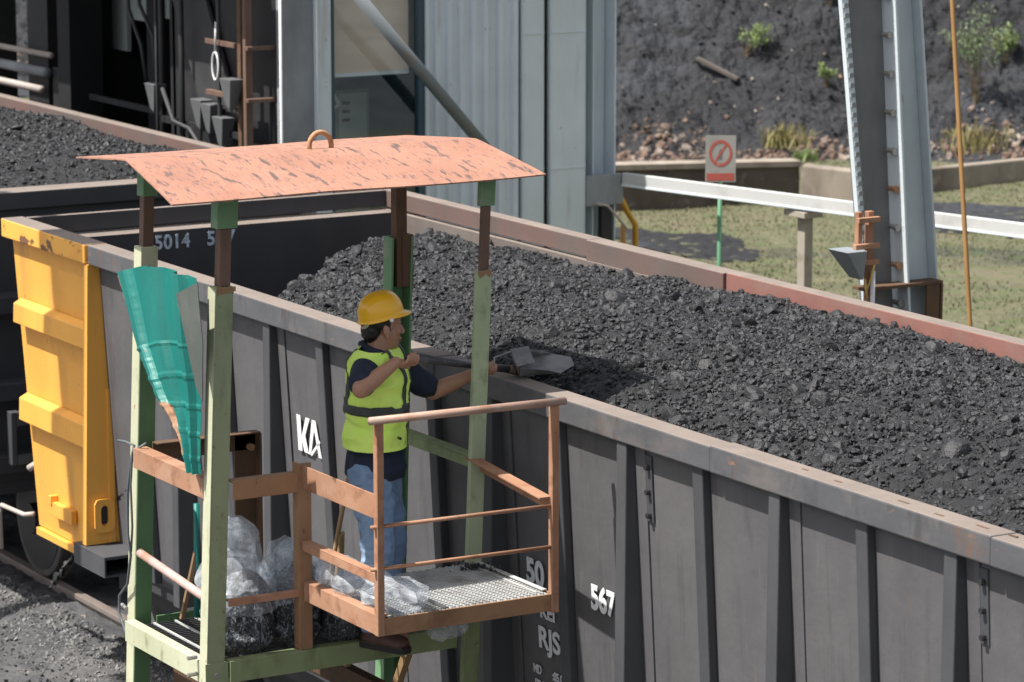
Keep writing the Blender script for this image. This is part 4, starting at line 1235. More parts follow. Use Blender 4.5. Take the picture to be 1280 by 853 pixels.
# neck and head
prims += [('c', Vector((.035, 0, 1.34)), .062, hp(-.012, 0, -.05), .056),
          ('s', hp(-.012, 0, .035), (.096, .076, .094), HR), ('s', hp(.018, 0, -.035), (.066, .062, .085), HR),
          ('s', hp(.035, 0, -.07), (.046, .046, .042), HR), ('s', hp(.062, 0, -.093), (.020, .024, .017), HR),
          ('s', hp(.045, 0, .0), (.040, .056, .055), HR),
          ('c', hp(.078, 0, .012), .009, hp(.100, 0, -.024), .0125, ), ('s', hp(.096, .011, -.030), (.010, .008, .008), HR), ('s', hp(.096, -.011, -.030), (.010, .008, .008), HR),
          ('s', hp(.079, 0, -.055), (.014, .024, .0085), HR), ('s', hp(.077, 0, -.068), (.013, .021, .008), HR),
          ('s', hp(.055, .036, -.022), (.022, .020, .018), HR), ('s', hp(.055, -.036, -.022), (.022, .020, .018), HR),
          ('c', hp(.073, .012, .026), .010, hp(.060, .046, .024), .009), ('c', hp(.073, -.012, .026), .010, hp(.060, -.046, .024), .009)]
for s in (1, -1):
    prims += [('s', hp(-.012, .077 * s, -.012), (.018, .008, .032), HR @ Matrix.Rotation(math.radians(-12), 3, 'Y')),
              ('s', hp(-.006, .076 * s, -.040), (.010, .007, .012), HR)]
# hands: palm, four unequal fingers closed round the shaft and a thumb
def hand(G, W, side):
    out = []
    toW = (W - G); toW = (toW - SD * toW.dot(SD))
    e1 = toW.normalized()                    # from shaft towards the wrist
    e2 = SD.cross(e1).normalized() * side    # round the shaft
    rs_ = .024
    axis = lambda a: G + SD * a
    def around(a, ang, rad): return axis(a) + (e1 * math.cos(ang) + e2 * math.sin(ang)) * rad
    palm0, palm1 = axis(-.030) + e1 * .036, axis(.030) + e1 * .036
    out.append(('c', palm0, .0165, palm1, .0165))
    out.append(('c', W, .025, (palm0 + palm1) / 2 + e1 * .006, .026, .8, SD))
    for i, (a, ln_) in enumerate(((-.033, .82), (-.012, 1.0), (.010, 1.06), (.031, .96))):
        angs = [0.2, 1.0 * ln_, 1.75 * ln_, 2.5 * ln_, 3.1 * ln_]
        pts = [around(a, g_, rs_ + (.008 if k == 0 else .004 - .001 * k)) for k, g_ in enumerate(angs)]
        rr = [.0105, .010, .0093, .0086, .0078]
        for k in range(4): out.append(('c', pts[k], rr[k], pts[k + 1], rr[k + 1]))
    tp = [axis(.030) + e1 * .040, around(.052, -.75, .028), around(.050, -1.5, .026), around(.040, -2.2, .025)]
    for k in range(3): out.append(('c', tp[k], .0125 - .001 * k, tp[k + 1], .0115 - .001 * k))
    return out
prims += hand(GA, WRR, 1) + hand(GB, WRL, 1)
body = blend('body', prims, .0042, 2, [M['skin']], PE, XF)

def folds(amp, sc, stretch=(1, 1, 1)):
    def f(co, no):
        n1 = fbm(co * np.array(stretch) * sc, 3)
        rid = 1 - 2 * np.abs(vnoise(co * np.array(stretch) * sc * 1.3 + 11))
        return co + no * (amp * (.7 * n1 + .8 * rid))[:, None]
    return f
def scl(v, k): return Vector(v) * k
# shirt with elbow-length sleeves
g = .014
sh_ = torso(g) + [('c', SHR + Vector((0, .03, -.01)), .064, SHR.lerp(ELR, .66), .062), ('c', SHL, .068, SHL.lerp(ELL, .82), .060),
                  ('s', (.02, 0, .84), (.145, .185, .10)), ('c', (.02, .0, .88), .13, (.02, 0, .80), .142)]
shirt = blend('shirt', sh_, .006, 3, [M['navy']], PE, XF, folds(.009, 9), cut=[((0, 0, .79), (0, .0, -1))])
md = shirt.modifiers.new('solid', 'SOLIDIFY'); md.thickness = .004; md.offset = -1
# rolled collar
cb = MB()
pts = []
for k in range(13):
    t = math.radians(25 + 310 * k / 12)
    pts.append(wp(.032 + .074 * math.cos(t), .074 * math.sin(t), 1.392 - .028 * math.cos(t)))
cb.path(pts, [.013, .016] + [.017] * 9 + [.016, .012], n=8)
cb.build('collar', M['navy'], shirt, smooth=True)
# vest
g = .036
ve = torso(g)[:4] + [('c', SHR + Vector((.012, -.045, .004)), .098, SHL + Vector((-.012, .045, .004)), .096),
                     ('s', (.02, 0, .93), (.150, .190, .12)), ('c', (.022, 0, 1.0), .135, (.02, 0, .93), .142)]
vest = blend('vest', ve, .006, 4, [M['vest']], PE, XF, folds(.010, 6, (1.3, 1.3, 2.0)), cut=[((0, 0, .935), (0, 0, -1)), ((.04, 0, 1.405), (.12, 0, 1))])
md = vest.modifiers.new('solid', 'SOLIDIFY'); md.thickness = .006; md.offset = -1
# dark tapes follow the surface of the vest
def vest_strip(path, w, name='reflective_tape', lift=.003):
    """path: points near the vest; each is snapped to the vest surface and widened sideways"""
    me = vest.data
    from mathutils.bvhtree import BVHTree
    inv = XF.inverted()
    off = Vector(PE['_loc'])
    vs_ = [v.co + off for v in me.vertices]
    bv = BVHTree.FromPolygons(vs_, [p.vertices[:] for p in me.polygons])
    q, f = [], []
    pts = [wp(*p) for p in path]
    rows = []
    for i, P in enumerate(pts):
        d = (pts[min(i + 1, len(pts) - 1)] - pts[max(i - 1, 0)]).normalized()
        loc, nor, _, _ = bv.find_nearest(P)
        side = d.cross(nor).normalized()
        row = []
        for k in (-1, -.33, .33, 1):
            l2, n2, _, _ = bv.find_nearest(loc + side * (w / 2 * k) + nor * .004)
            row.append(l2 + n2 * lift)
        rows.append(row)
    for r_ in rows: q += r_
    for i in range(len(rows) - 1):
        for k in range(3): f.append((i * 4 + k, i * 4 + k + 1, i * 4 + k + 5, i * 4 + k + 4))
    b = MB(); b.add(q, f)
    o = b.build(name, M['strap_grey'], vest, smooth=True)
    md = o.modifiers.new('solid', 'SOLIDIFY'); md.thickness = .003; md.offset = 0
    return o
ring = [(.025 + .24 * math.cos(t), .26 * math.sin(t), 1.125) for t in [2 * PI * k / 72 for k in range(73)]]
vest_strip(ring, .046)
for s in (1, -1):
    fr_ = [(.02 + .0, .115 * s, 1.46), (.07, .115 * s, 1.42), (.12, .108 * s, 1.37), (.155, .10 * s, 1.31), (.175, .10 * s, 1.24), (.185, .105 * s, 1.17), (.185, .108 * s, 1.14)]
    dense = []
    for i in range(len(fr_) - 1):
        for k in range(5): dense.append(tuple(Vector(fr_[i]).lerp(Vector(fr_[i + 1]), k / 5)))
    vest_strip(dense + [fr_[-1]], .034)
    bk = [(.0, .115 * s, 1.46), (-.06, .115 * s, 1.41), (-.12, .11 * s, 1.33), (-.15, .11 * s, 1.22), (-.15, .11 * s, 1.14)]
    dense = []
    for i in range(len(bk) - 1):
        for k in range(5): dense.append(tuple(Vector(bk[i]).lerp(Vector(bk[i + 1]), k / 5)))
    vest_strip(dense + [bk[-1]], .034)
# zip line and pocket stud
vest_strip([(.25, .03, z) for z in [1.33 - .022 * k for k in range(20)]], .012, 'zip')
b = MB(); b.tube(wp(.135, .145, 1.0), wp(.145, .165, 1.0), .007, n=8); b.build('pocket_stud', M['eye_dark'], vest)
# trousers
tr = [('s', (.015, 0, .84), (.126, .166, .11)), ('c', HIPR + Vector((0, 0, -.02)), .104, KNR, .078), ('c', KNR, .078, ANR + Vector((0, 0, .0)), .068),
      ('c', HIPL + Vector((0, 0, -.02)), .104, KNL, .078), ('c', KNL, .078, ANL, .068)]
trs = blend('trousers', tr, .006, 3, [M['denim']], PE, XF, folds(.010, 9, (1, 1, 1.6)), cut=[((0, 0, .87), (0, 0, 1)), ((0, 0, .075), (0, 0, -1))])
md = trs.modifiers.new('solid', 'SOLIDIFY'); md.thickness = .004; md.offset = -1
# boots
for A, yaw in ((ANR, .75), (ANL, .1)):
    d = Vector((math.cos(yaw), math.sin(yaw), 0))
    bo = blend('boot', [('c', A + Vector((0, 0, .06)), .056, A + Vector((-.01, 0, -.04)), .054), ('c', A + Vector((-.02, 0, -.052)), .046, A + d * .17 + Vector((0, 0, -.060)), .040, 1.15, (0, 1, 0)), ('c', A + Vector((.02, 0, -.01)), .046, A + d * .11 + Vector((0, 0, -.045)), .040)], .006, 3, [M['boot']], PE, XF, cut=[((0, 0, .028), (0, 0, -1))])
    so = blend('boot_sole', [('c', A + Vector((-.035, 0, -.086)), .046, A + d * .178 + Vector((0, 0, -.086)), .044, 1.1, (0, 1, 0))], .006, 2, [M['sole']], bo, XF, cut=[((0, 0, .0285), (0, 0, 1)), ((0, 0, .001), (0, 0, -1))])
# hair under the hat
blend('hair', [('s', hp(-.030, 0, .030), (.086, .0815, .074), HR), ('s', hp(-.062, 0, -.020), (.042, .066, .060), HR), ('c', hp(-.012, .072, .022), .014, hp(.006, .071, -.012), .007), ('c', hp(-.012, -.072, .022), .014, hp(.006, -.071, -.012), .007)], .005, 2, [M['hair']], PE, XF,
      lambda co, no: co + no * (.003 * fbm(co * 60, 2))[:, None])
# eyes, brows and lips
for s in (1, -1):
    b = MB(); V, F = sphere_vf(hp(.066, .030 * s, .006), (.0095, .0125, .0075), HR); b.add(V, F); ey = None
    ey = MB(); ey.add([XF @ v for v in V], F); eo = ey.build('eye', M['eye_white'], PE, smooth=True)
    V, F = sphere_vf(hp(.0745, .028 * s, .006), (.005, .006, .0065), HR); q = MB(); q.add([XF @ v for v in V], F); q.build('iris', M['eye_dark'], eo, smooth=True)
    q = MB(); q.path([XF @ hp(.079, .014 * s, .029), XF @ hp(.076, .03 * s, .033), XF @ hp(.062, .048 * s, .028)], [.0035, .0045, .002], n=6); q.build('eyebrow', M['hair'], PE, smooth=True)
q = MB(); q.path([XF @ hp(.074, -.022, -.062), XF @ hp(.0905, -.008, -.059), XF @ hp(.0915, .008, -.059), XF @ hp(.074, .022, -.062)], [.003, .0055, .0055, .003], n=8)
q.path([XF @ hp(.074, -.020, -.065), XF @ hp(.0885, -.008, -.069), XF @ hp(.0885, .008, -.069), XF @ hp(.074, .020, -.065)], [.003, .0055, .0055, .003], n=8); q.build('lips', M['lips'], PE, smooth=True)
# hard hat
HT = HR @ Matrix.Rotation(math.radians(-13), 3, 'Y')
hc = hp(-.014, 0, .052)
n, mrow = 48, 18
q, f = [], []
for i in range(mrow + 1):
    th = PI / 2 * i / mrow
    for k in range(n):
        ph = 2 * PI * k / n
        rx, ry, rz = .111, .095, .104
        e = max(math.sin(th), 1e-3) ** .82
        v = Vector((rx * e * math.cos(ph), ry * e * math.sin(ph), rz * math.cos(th) ** .9 + .006))
        rib = math.exp(-((v.y) / .012) ** 2) * .006 * math.cos(th) ** .4 + math.exp(-((abs(v.y) - .04) / .008) ** 2) * .003 * math.cos(th) ** .4
        v.z += rib
        q.append(v)
for i in range(mrow):
    for k in range(n): f.append((i * n + k, i * n + (k + 1) % n, (i + 1) * n + (k + 1) % n, (i + 1) * n + k))
# brim: longer at the front
o_ = len(q)
for j, (ex, dz) in enumerate(((.004, -.006), (.016, -.012), (.026, -.017), (.026, -.021))):
    for k in range(n):
        ph = 2 * PI * k / n
        front = max(0, math.cos(ph)) ** 1.6
        e2 = ex * (.25 + 1.25 * front)
        q.append(Vector(((.111 + e2) * math.cos(ph), (.095 + e2 * .6) * math.sin(ph), .006 + dz * (.75 + .4 * front) - .010 * max(0, -math.cos(ph)))))
prev = mrow * n
for j in range(4):
    cur = o_ + j * n
    for k in range(n): f.append((prev + k, prev + (k + 1) % n, cur + (k + 1) % n, cur + k))
    prev = cur
b = MB(); b.add([XF @ (hc + HT @ v) for v in q], f)
hat = b.build('hard_hat', M['hat'], PE, smooth=True)
md = hat.modifiers.new('solid', 'SOLIDIFY'); md.thickness = .003; md.offset = -1
b = MB(); P0 = XF @ (hc + HT @ Vector((.012, .096, -.012))); P1 = XF @ (hc + HT @ Vector((.012, .106, -.012)))
b.tube(P0, P1, .009, n=14); b.build('hat_clip', M['white_paint'], hat)
b = MB()
b.path([XF @ (hc + HT @ Vector(p)) for p in ((-.09, .03, -.02), (-.098, 0, -.045), (-.09, -.03, -.02))], .009, n=8)
b.path([XF @ (hc + HT @ Vector(p)) for p in ((-.085, .055, -.012), (-.095, .03, -.035), (-.098, .0, -.042))], .008, n=8)
b.build('hat_cradle', M['pale_green'], hat, smooth=True)

# ------------------------------------------------------------------ shovel in his hands
SV = thing('shovel', wp(*GB), 'long-handled grey scoop shovel held by the worker over the wagon edge', 'shovel')
M['shaft'] = mat('shovel_shaft', (0.06, 0.058, 0.065), .35, metal=.3, layers=[((0.16, 0.15, 0.15), 14, .5, .7, O1, .6)])
M['blade'] = mat('shovel_blade', (0.21, 0.205, 0.20), .5, metal=.35, layers=[((0.09, 0.088, 0.085), 8, .45, .66, O1, .8), ((0.33, 0.32, 0.31), 12, .58, .72, O1, .6), ((0.20, 0.10, 0.05), 26, .66, .74, O1, .6)], bump=.0008, bscale=60)
A0 = wp(*(GA - SD * .02)); BE = wp(*(GB + SD * .215))
b = MB(); b.tube(A0, BE, .0185, n=14); b.build('shaft', M['shaft'], SV, smooth=True)
b = MB(); b.tube(wp(*(GB + SD * .15)), wp(*(GB + SD * .235)), .021, .026, n=14); b.build('socket', mat('rusty_socket', (0.16, 0.10, 0.065), .7, layers=[((0.07, 0.05, 0.04), 12, .5, .65, O1, .7)]), SV, smooth=True)
# blade: tray with a back wall and two sides
bo = BE + (wp(*SD) - wp(0, 0, 0)) * .0
fwd = (RX * .95 + TX * -.18 + Vector((0, 0, .06))).normalized()
rgt = (TX * .86 + Vector((0, 0, -.30)) + RX * .0); rgt = (rgt - fwd * rgt.dot(fwd)).normalized()
nrm = rgt.cross(fwd).normalized()
if nrm.z < 0: nrm = -nrm
O = BE + Vector((0, 0, .012))
def bp(u, w, h): return O + fwd * u + rgt * w + nrm * h
b = MB()
b.prism([bp(.0, -.08, 0), bp(.0, .08, 0), bp(.20, .095, 0), bp(.28, .03, 0), bp(.28, -.05, 0), bp(.20, -.095, 0)], nrm * .003)
b.prism([bp(.0, .08, .0031), bp(.20, .095, .0031), bp(.14, .10, .028), bp(.0, .088, .05)], rgt * .003)
b.prism([bp(.0, -.08, .0031), bp(.20, -.095, .0031), bp(.14, -.10, .028), bp(.0, -.088, .05)], rgt * -.003)
b.prism([bp(.0, -.08, .0031), bp(.0, .08, .0031), bp(-.012, .085, .055), bp(-.012, -.085, .055)], fwd * -.003)
b.prism([bp(-.0125, -.085, .055), bp(-.0125, .085, .055), bp(.075, .08, .066), bp(.075, -.08, .066)], nrm * .003)
b.build('blade', M['blade'], SV, bevel=.001)
b = MB(); b.path([wp(*(GB + Vector((.03, .02, .015)))), bp(-.10, -.04, .045), bp(-.015, -.06, .058)], .004, n=6); b.build('tie_wire', M['bolt'], SV, smooth=True)
# ------------------------------------------------------------------ loading building behind the train
M['clad'] = mat('pale_cladding', (0.62, 0.68, 0.72), .55, layers=[((0.54, 0.60, 0.64), 2, .45, .66, (1, 1, .3), .6), ((0.34, 0.33, 0.31), 7, .58, .72, (1, 1.6, .12), .5), ((0.16, 0.16, 0.15), 16, .66, .74, (1, 1, .5), .6)], vary=.06)
M['column_paint'] = mat('column_paint', (0.64, 0.70, 0.72), .55, layers=[((0.56, 0.62, 0.64), 2, .45, .66, (1, 1, .4), .5), ((0.36, 0.34, 0.31), 6, .58, .72, (1, 1.6, .14), .5), ((0.25, 0.22, 0.18), 14, .66, .74, O1, .5)], bump=.001, vary=.05)
M['slate'] = mat('slate_panel', (0.27, 0.285, 0.30), .6, layers=[((0.17, 0.175, 0.185), 3, .45, .66, (1, 1, .4), .7), ((0.24, 0.25, 0.26), 5, .58, .72, O1, .5)], bump=.001)
M['frame_teal'] = mat('frame_teal', (0.035, 0.075, 0.10), .4, vary=.05)
M['blind'] = mat('blind_cloth', (0.86, 0.64, 0.49), .9, layers=[((0.72, 0.52, 0.39), 3, .45, .65, (1, .6, 2.5), .7)], vary=.08)
M['dark_in'] = mat('shaded_interior', (0.012, 0.012, 0.013), .7)  # near-black: shade of the open bay and column gap put into the colour
M['room_in'] = mat('room_interior', (0.16, 0.31, 0.36), .8)
M['cab'] = mat('cabinet_paint', (0.42, 0.50, 0.48), .5)
M['cab_lit'] = mat('cabinet_lit_front', (0.78, 0.84, 0.74), .5)  # brighter copy of the cabinet paint, light put into the colour
M['window_light'] = mat('window_light_panel', (0.42, 0.45, 0.43), .6)  # opaque pale panels stand for windows, daylight put into the colour
M['chute'] = mat('chute_steel', (0.045, 0.045, 0.048), .6, layers=[((0.025, 0.025, 0.027), 3, .45, .65, O1, .7)])
gm_ = bpy.data.materials.new('window_glass'); gm_.use_nodes = True
nt = gm_.node_tree; nt.nodes.remove(nt.nodes['Principled BSDF'])
tr_, gl_, mx_ = nt.nodes.new('ShaderNodeBsdfTransparent'), nt.nodes.new('ShaderNodeBsdfGlossy'), nt.nodes.new('ShaderNodeMixShader')
tr_.inputs[0].default_value = (.92, .96, .97, 1); gl_.inputs['Roughness'].default_value = .03; gl_.inputs[0].default_value = (.9, .95, 1, 1)
mx_.inputs[0].default_value = .07; nt.links.new(tr_.outputs[0], mx_.inputs[1]); nt.links.new(gl_.outputs[0], mx_.inputs[2])
nt.links.new(mx_.outputs[0], nt.nodes['Material Output'].inputs[0])
M['glass'] = gm_

BX = -23.3
B = thing('loading_building', (-25, 13, -.15), 'pale blue-grey corrugated loading building with a dark open bay and a window behind the wagons', 'building')
b = MB(); b.box(BX - .04, BX, 11.655, 11.955, -.15, 5.4); b.build('wall_panel', M['slate'], B)
b = MB(); b.box(BX - .02, BX + .035, 11.957, 12.092, -.15, 5.4); b.box(BX + .0355, BX + .05, 11.957, 11.975, -.15, 5.4); b.build('corner_strip', M['column_paint'], B, bevel=.004)
# corrugated wall to the right of the window, with a lap joint
b = MB()
def corr(y0, y1, z0, z1, X):
    n = int((y1 - y0) / .11)
    prof = []
    for i in range(n):
        a = y0 + (y1 - y0) * i / n; w = (y1 - y0) / n
        prof += [(a, 0), (a + w * .45, 0), (a + w * .58, .028), (a + w * .87, .028)]
    prof.append((y1, 0))
    V = []
    for (y, d) in prof: V += [(X + d, y, z0), (X + d, y, z1)]
    b.add(V, [(2 * i, 2 * i + 2, 2 * i + 3, 2 * i + 1) for i in range(len(prof) - 1)])
corr(12.975, 13.53, -.15, 5.4, BX); corr(13.54, 13.82, -.15, 5.4, BX - .015)
b.box(BX - .04, BX - .03, 12.975, 13.82, -.15, 5.4)
b.build('corrugated_wall', M['clad'], B)
b = MB(); b.box(BX - .05, BX + .03, 12.942, 12.972, -.15, 5.4); b.build('window_trim', M['column_paint'], B)
# window
b = MB()
for (y0, y1, z0, z1) in ((12.096, 12.135, 1.2, 5.0), (12.885, 12.938, 1.2, 5.0), (12.136, 12.884, 1.2, 1.28), (12.136, 12.884, 4.9, 5.0)):
    b.box(BX - .05, BX + .01, y0, y1, z0, z1)
win = b.build('window', M['frame_teal'], B, bevel=.003)
b = MB(); b.box(BX - .03, BX - .026, 12.136, 12.884, 1.281, 4.899); b.build('pane', M['glass'], win)
b = MB(); b.box(BX - .14, BX - .13, 12.15, 12.87, 3.215, 4.88); b.build('blind', M['blind'], win)
b = MB(); b.box(BX - .145, BX - .125, 12.15, 12.87, 3.185, 3.214); b.build('blind_bar', M['white_paint'], win)
# room behind the window
b = MB()
b.box(-25.2, BX - .05, 11.675, 11.70, -.15, 5.4); b.box(-25.24, -25.2, 11.655, 13.82, -.15, 5.4); b.box(-25.2, BX - .05, 13.775, 13.82, -.15, 5.4)
b.box(-25.2, BX - .05, 11.70, 13.775, .4, .5); b.box(-25.2, BX - .05, 11.70, 13.775, 5.3, 5.4)
b.build('room_wall', M['room_in'], B)
b = MB(); b.box(-25.24, BX - .05, 11.655, 11.674, -.15, 5.4); b.build('bay_wall', M['black_metal'], B)  # black sheet over the room wall, the bay's shade put into its colour
# columns
def hcol(y0, y1, xf, name='steel_column'):
    c = MB()
    c.box(xf - .30, xf, y0, y0 + .012, -.15, 5.6); c.box(xf - .30, xf, y1 - .012, y1, -.15, 5.6)
    c.box(xf - .012, xf - .0005, y0 + .0125, y1 - .0125, -.15, 5.6)
    o = c.build(name, M['column_paint'], B, bevel=.003)
    s = MB()
    for z in (1.1, 2.35, 3.46, 4.6):
        s.box(xf, xf + .006, y0 + .002, y1 - .002, z, z + .012)
    s.build('weld_seam', M['column_paint'], o)
    return o
hcol(13.835, 14.035, BX + .03); hcol(14.085, 14.42, BX + .05)
b = MB(); b.box(BX - .2, BX + .0, 14.04, 14.08, -.15, 5.6); b.build('column_gap', M['dark_in'], B)  # dark strip set in for the shade between the columns
b = MB(); b.box(-24.5, -24.48, 14.51, 14.60, -.15, 5.6)
b.box(BX - .2, BX - .19, 14.56, 14.75, -.15, 5.6); b.box(BX - .36, BX - .04, 14.755, 14.77, -.15, 5.6); b.box(BX - .36, BX - .04, 14.545, 14.556, -.15, 5.6)
b.build('steel_column', M['clad'], B, bevel=.003)
# brace tube across the window
b = MB(); b.tube((-22.98, 12.05, 4.0), (-22.98, 13.33, 2.59), .048, n=20)
b.build('brace_tube', mat('brace_grey', (0.17, 0.19, 0.20), .5, layers=[((0.22, 0.17, 0.12), 6, .55, .68, O1, .8)]), B, smooth=True)
# open bay on the track side: roof, back wall, posts
b = MB(); b.box(-30.5, -23.5, 10.9, 16.2, 4.55, 4.7); b.box(-31, BX - .06, 11.0, 11.2, 4.3, 4.549); b.build('shade_canopy', M['slate'], B)  # unseen overhang, placed to keep the bay front in shade
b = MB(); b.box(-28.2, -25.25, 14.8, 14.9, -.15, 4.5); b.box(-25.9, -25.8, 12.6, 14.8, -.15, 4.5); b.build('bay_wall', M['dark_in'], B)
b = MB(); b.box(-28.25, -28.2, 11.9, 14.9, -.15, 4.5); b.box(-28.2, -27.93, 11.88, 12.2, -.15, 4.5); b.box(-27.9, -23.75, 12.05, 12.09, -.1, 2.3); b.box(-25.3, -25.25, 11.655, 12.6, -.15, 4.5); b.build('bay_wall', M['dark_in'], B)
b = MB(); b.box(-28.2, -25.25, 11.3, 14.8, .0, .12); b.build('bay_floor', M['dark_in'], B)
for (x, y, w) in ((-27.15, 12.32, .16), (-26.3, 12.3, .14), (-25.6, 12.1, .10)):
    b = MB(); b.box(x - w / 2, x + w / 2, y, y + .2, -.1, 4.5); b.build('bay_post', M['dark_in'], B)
for (x0, x1, z0, z1) in ((-28.34, -27.88, 3.02, 4.2), (-27.83, -27.26, 3.32, 4.2), (-27.05, -26.7, 3.38, 4.2), (-26.6, -26.5, 3.2, 4.2)):
    b = MB(); b.box(x0, x1, 12.42, 12.46, z0, z1); b.build('window_light_panel', M['window_light'], B)
# hanging chute plate and small junction boxes at the corner
b = MB()
b.prism([(-25.55, 11.60, 4.4), (-24.9, 11.60, 4.4), (-23.62, 11.60, 2.35), (-23.62, 11.60, 1.3), (-24.2, 11.60, 2.2)], (0, .03, 0))
b.build('chute_plate', M['chute'], B)
b = MB(); b.box(-23.50, -23.45, 11.44, 11.50, -.15, 5.0); b.build('rust_post', M['brown_tube'], B, bevel=.004)
b = MB(); b.box(-23.66, -23.60, 11.47, 11.54, -.15, 5.0); b.build('rust_post', M['rust_dark'], B, bevel=.004)
for z in (3.45, 3.045):
    b = MB(); b.box(-23.43, -23.37, 11.42, 11.72, z - .015, z + .015); b.box(-24.2, -23.67, 11.45, 11.50, z - .02, z + .02); b.build('bracket_arm', M['brown_tube'], B, bevel=.003)
b = MB(); b.tube((-23.25, 11.645, -.1), (-23.25, 11.645, 5.0), .012, n=8); b.build('conduit', M['white_paint'], B, smooth=True)
for i, (x, y, z0, z1, r_) in enumerate(((-24.05, 11.50, 1.0, 5.0, .018), (-24.75, 11.50, 1.0, 5.0, .025), (-25.15, 11.46, 1.0, 5.0, .012), (-26.0, 11.9, 1.0, 5.0, .03))):
    b = MB(); b.tube((x, y, z0), (x, y, z1), r_, n=8); b.build('bay_conduit', M['black_metal'] if i % 2 else M['chute'], B, smooth=True)
for i, (x0, x1, y, z) in enumerate(((-27.8, -25.2, 12.0, 2.62), (-27.8, -25.4, 12.02, 2.36), (-25.2, -23.7, 11.52, 2.70))):
    b = MB(); b.box(x0, x1, y, y + .03, z, z + .05); b.build('bay_tray', M['black_metal'], B)
for i, pts in enumerate((((-26.9, 12.0, 4.2), (-26.85, 11.98, 3.5), (-26.6, 11.98, 3.2), (-26.5, 11.98, 2.9)), ((-26.7, 12.0, 4.2), (-26.62, 11.98, 3.55), (-26.35, 11.98, 3.3), (-26.3, 11.98, 2.7)), ((-25.0, 11.44, 3.0), (-24.8, 11.44, 2.75), (-24.5, 11.44, 2.72), (-24.2, 11.44, 2.55)))):
    b = MB(); b.path(pts, .018, n=6); b.build('hanging_cable', M['chute'], B, smooth=True)
def jbox(x, y, z, s):
    q = MB()
    q.hexa([(x - .03, y, z - .13), (x + .04, y, z - .16), (x + .04, y + .06, z - .16), (x - .03, y + .06, z - .13), (x - .10, y - .02, z + .08), (x + .10, y - .02, z + .08), (x + .10, y + .10, z + .08), (x - .10, y + .10, z + .08)])
    o = q.build('junction_box', mat('jbox', (0.11, 0.113, 0.116), .6), None, bevel=.004)
    return tag(o, s, 'junction box', 'grey junction boxes on the dark bay')
jbox(-24.42, 11.48, 2.88, 'leftmost of the three clustered grey wedge boxes on the dark bay corner')
jbox(-24.24, 11.48, 2.86, 'middle of the three clustered grey wedge boxes on the dark bay corner')
jbox(-23.98, 11.46, 2.78, 'largest lowest grey wedge box on the dark bay corner by the rusty post')
jbox(-23.62, 11.36, 3.12, 'grey wedge box fixed to the rusty post just left of the white conduit')
jbox(-25.9, 11.75, 2.86, 'lone grey wedge box deep in the dark bay')
b = MB()
pts = [(-23.95 + .055 * math.sin(t) * 1.0, 11.42, 3.38 - .22 * (1 - math.cos(t)) / 2) for t in [2 * PI * k / 18 for k in range(19)]]
b.path(pts, .008, n=6); b.path([(-23.95, 11.42, 3.38), (-23.93, 11.42, 3.62)], .009, n=6)
tag(b.build('wire_loop', M['white_paint'], smooth=True), 'pale wire loop hanging on the dark post left of the window', 'wire')
# inside the room
b = MB(); b.box(-24.7, -24.3, 12.66, 12.98, .5, 2.98)
cabn = b.build('electrical_cabinet', M['cab'], bevel=.01); tag(cabn, 'pale electrical cabinet standing inside behind the window', 'cabinet')
b = MB(); b.box(-24.299, -24.29, 12.69, 12.95, 2.58, 2.95); b.build('cabinet_panel', M['cab_lit'], cabn)
b = MB()
for k in range(3): b.box(-24.2895, -24.286, 12.72, 12.79, 2.86 - .07 * k, 2.885 - .07 * k)
b.build('cabinet_meter', M['eye_dark'], cabn)
b = MB(); b.path([(-23.9, 12.36, 3.12), (-23.9, 12.48, 2.92), (-23.9, 12.34, 2.80)], .022, n=8)
tag(b.build('bent_arm', M['white_paint'], smooth=True), 'pale bent monitor arm behind the window glass', 'arm')

# pipework far left
def tpipe(p0, p1, r, m, label, cat='pipe', group='pipes and rails at the far left'):
    q = MB(); q.tube(p0, p1, r, n=12)
    return tag(q.build('steel_pipe', m, smooth=True), label, cat, group)
tpipe((-32.5, 11.86, 2.945), (-28.3, 11.86, 2.975), .028, M['pale_pipe'], 'uppermost pale handrail pipe across the far left posts')
tpipe((-32.5, 11.9, 2.78), (-28.5, 11.9, 2.80), .045, M['slate'], 'thick grey pipe second from the top at the far left')
tpipe((-32.5, 11.88, 2.62), (-28.6, 11.88, 2.64), .035, M['pale_pipe'], 'pale pipe third from the top at the far left')
tpipe((-32.5, 11.86, 2.38), (-28.3, 11.86, 2.41), .026, M['pale_pipe'], 'lowest pale handrail pipe just above the far left wagon')
TR = thing('steel_trestle', (-29.0, 12.1, -.1), 'black steel trestle posts at the far left edge', 'trestle')
for (x0, x1, y0, z1) in ((-29.2, -28.72, 12.0, 5), (-28.5, -28.28, 11.95, 2.85), (-30.1, -29.95, 12.0, 5), (-29.6, -29.5, 12.3, 5)):
    b = MB(); b.box(x0, x1, y0, y0 + .2, -.1, z1); b.build('trestle_post', M['black_metal'], TR, bevel=.004)
b = MB(); b.tube((-28.95, 12.25, 3.0), (-28.95, 12.7, 3.0), .34, n=28)
tag(b.build('conveyor_drum', M['black_metal'], bevel=.03), 'dark round conveyor drum behind the far left pipes', 'drum')
b = MB(); b.beam((-28.85, 12.2, 3.75), (-28.1, 12.2, 3.22), .07, .07)
tag(b.build('diagonal_strut', M['rust_brown']), 'brown diagonal strut at the top of the far left gap', 'strut')

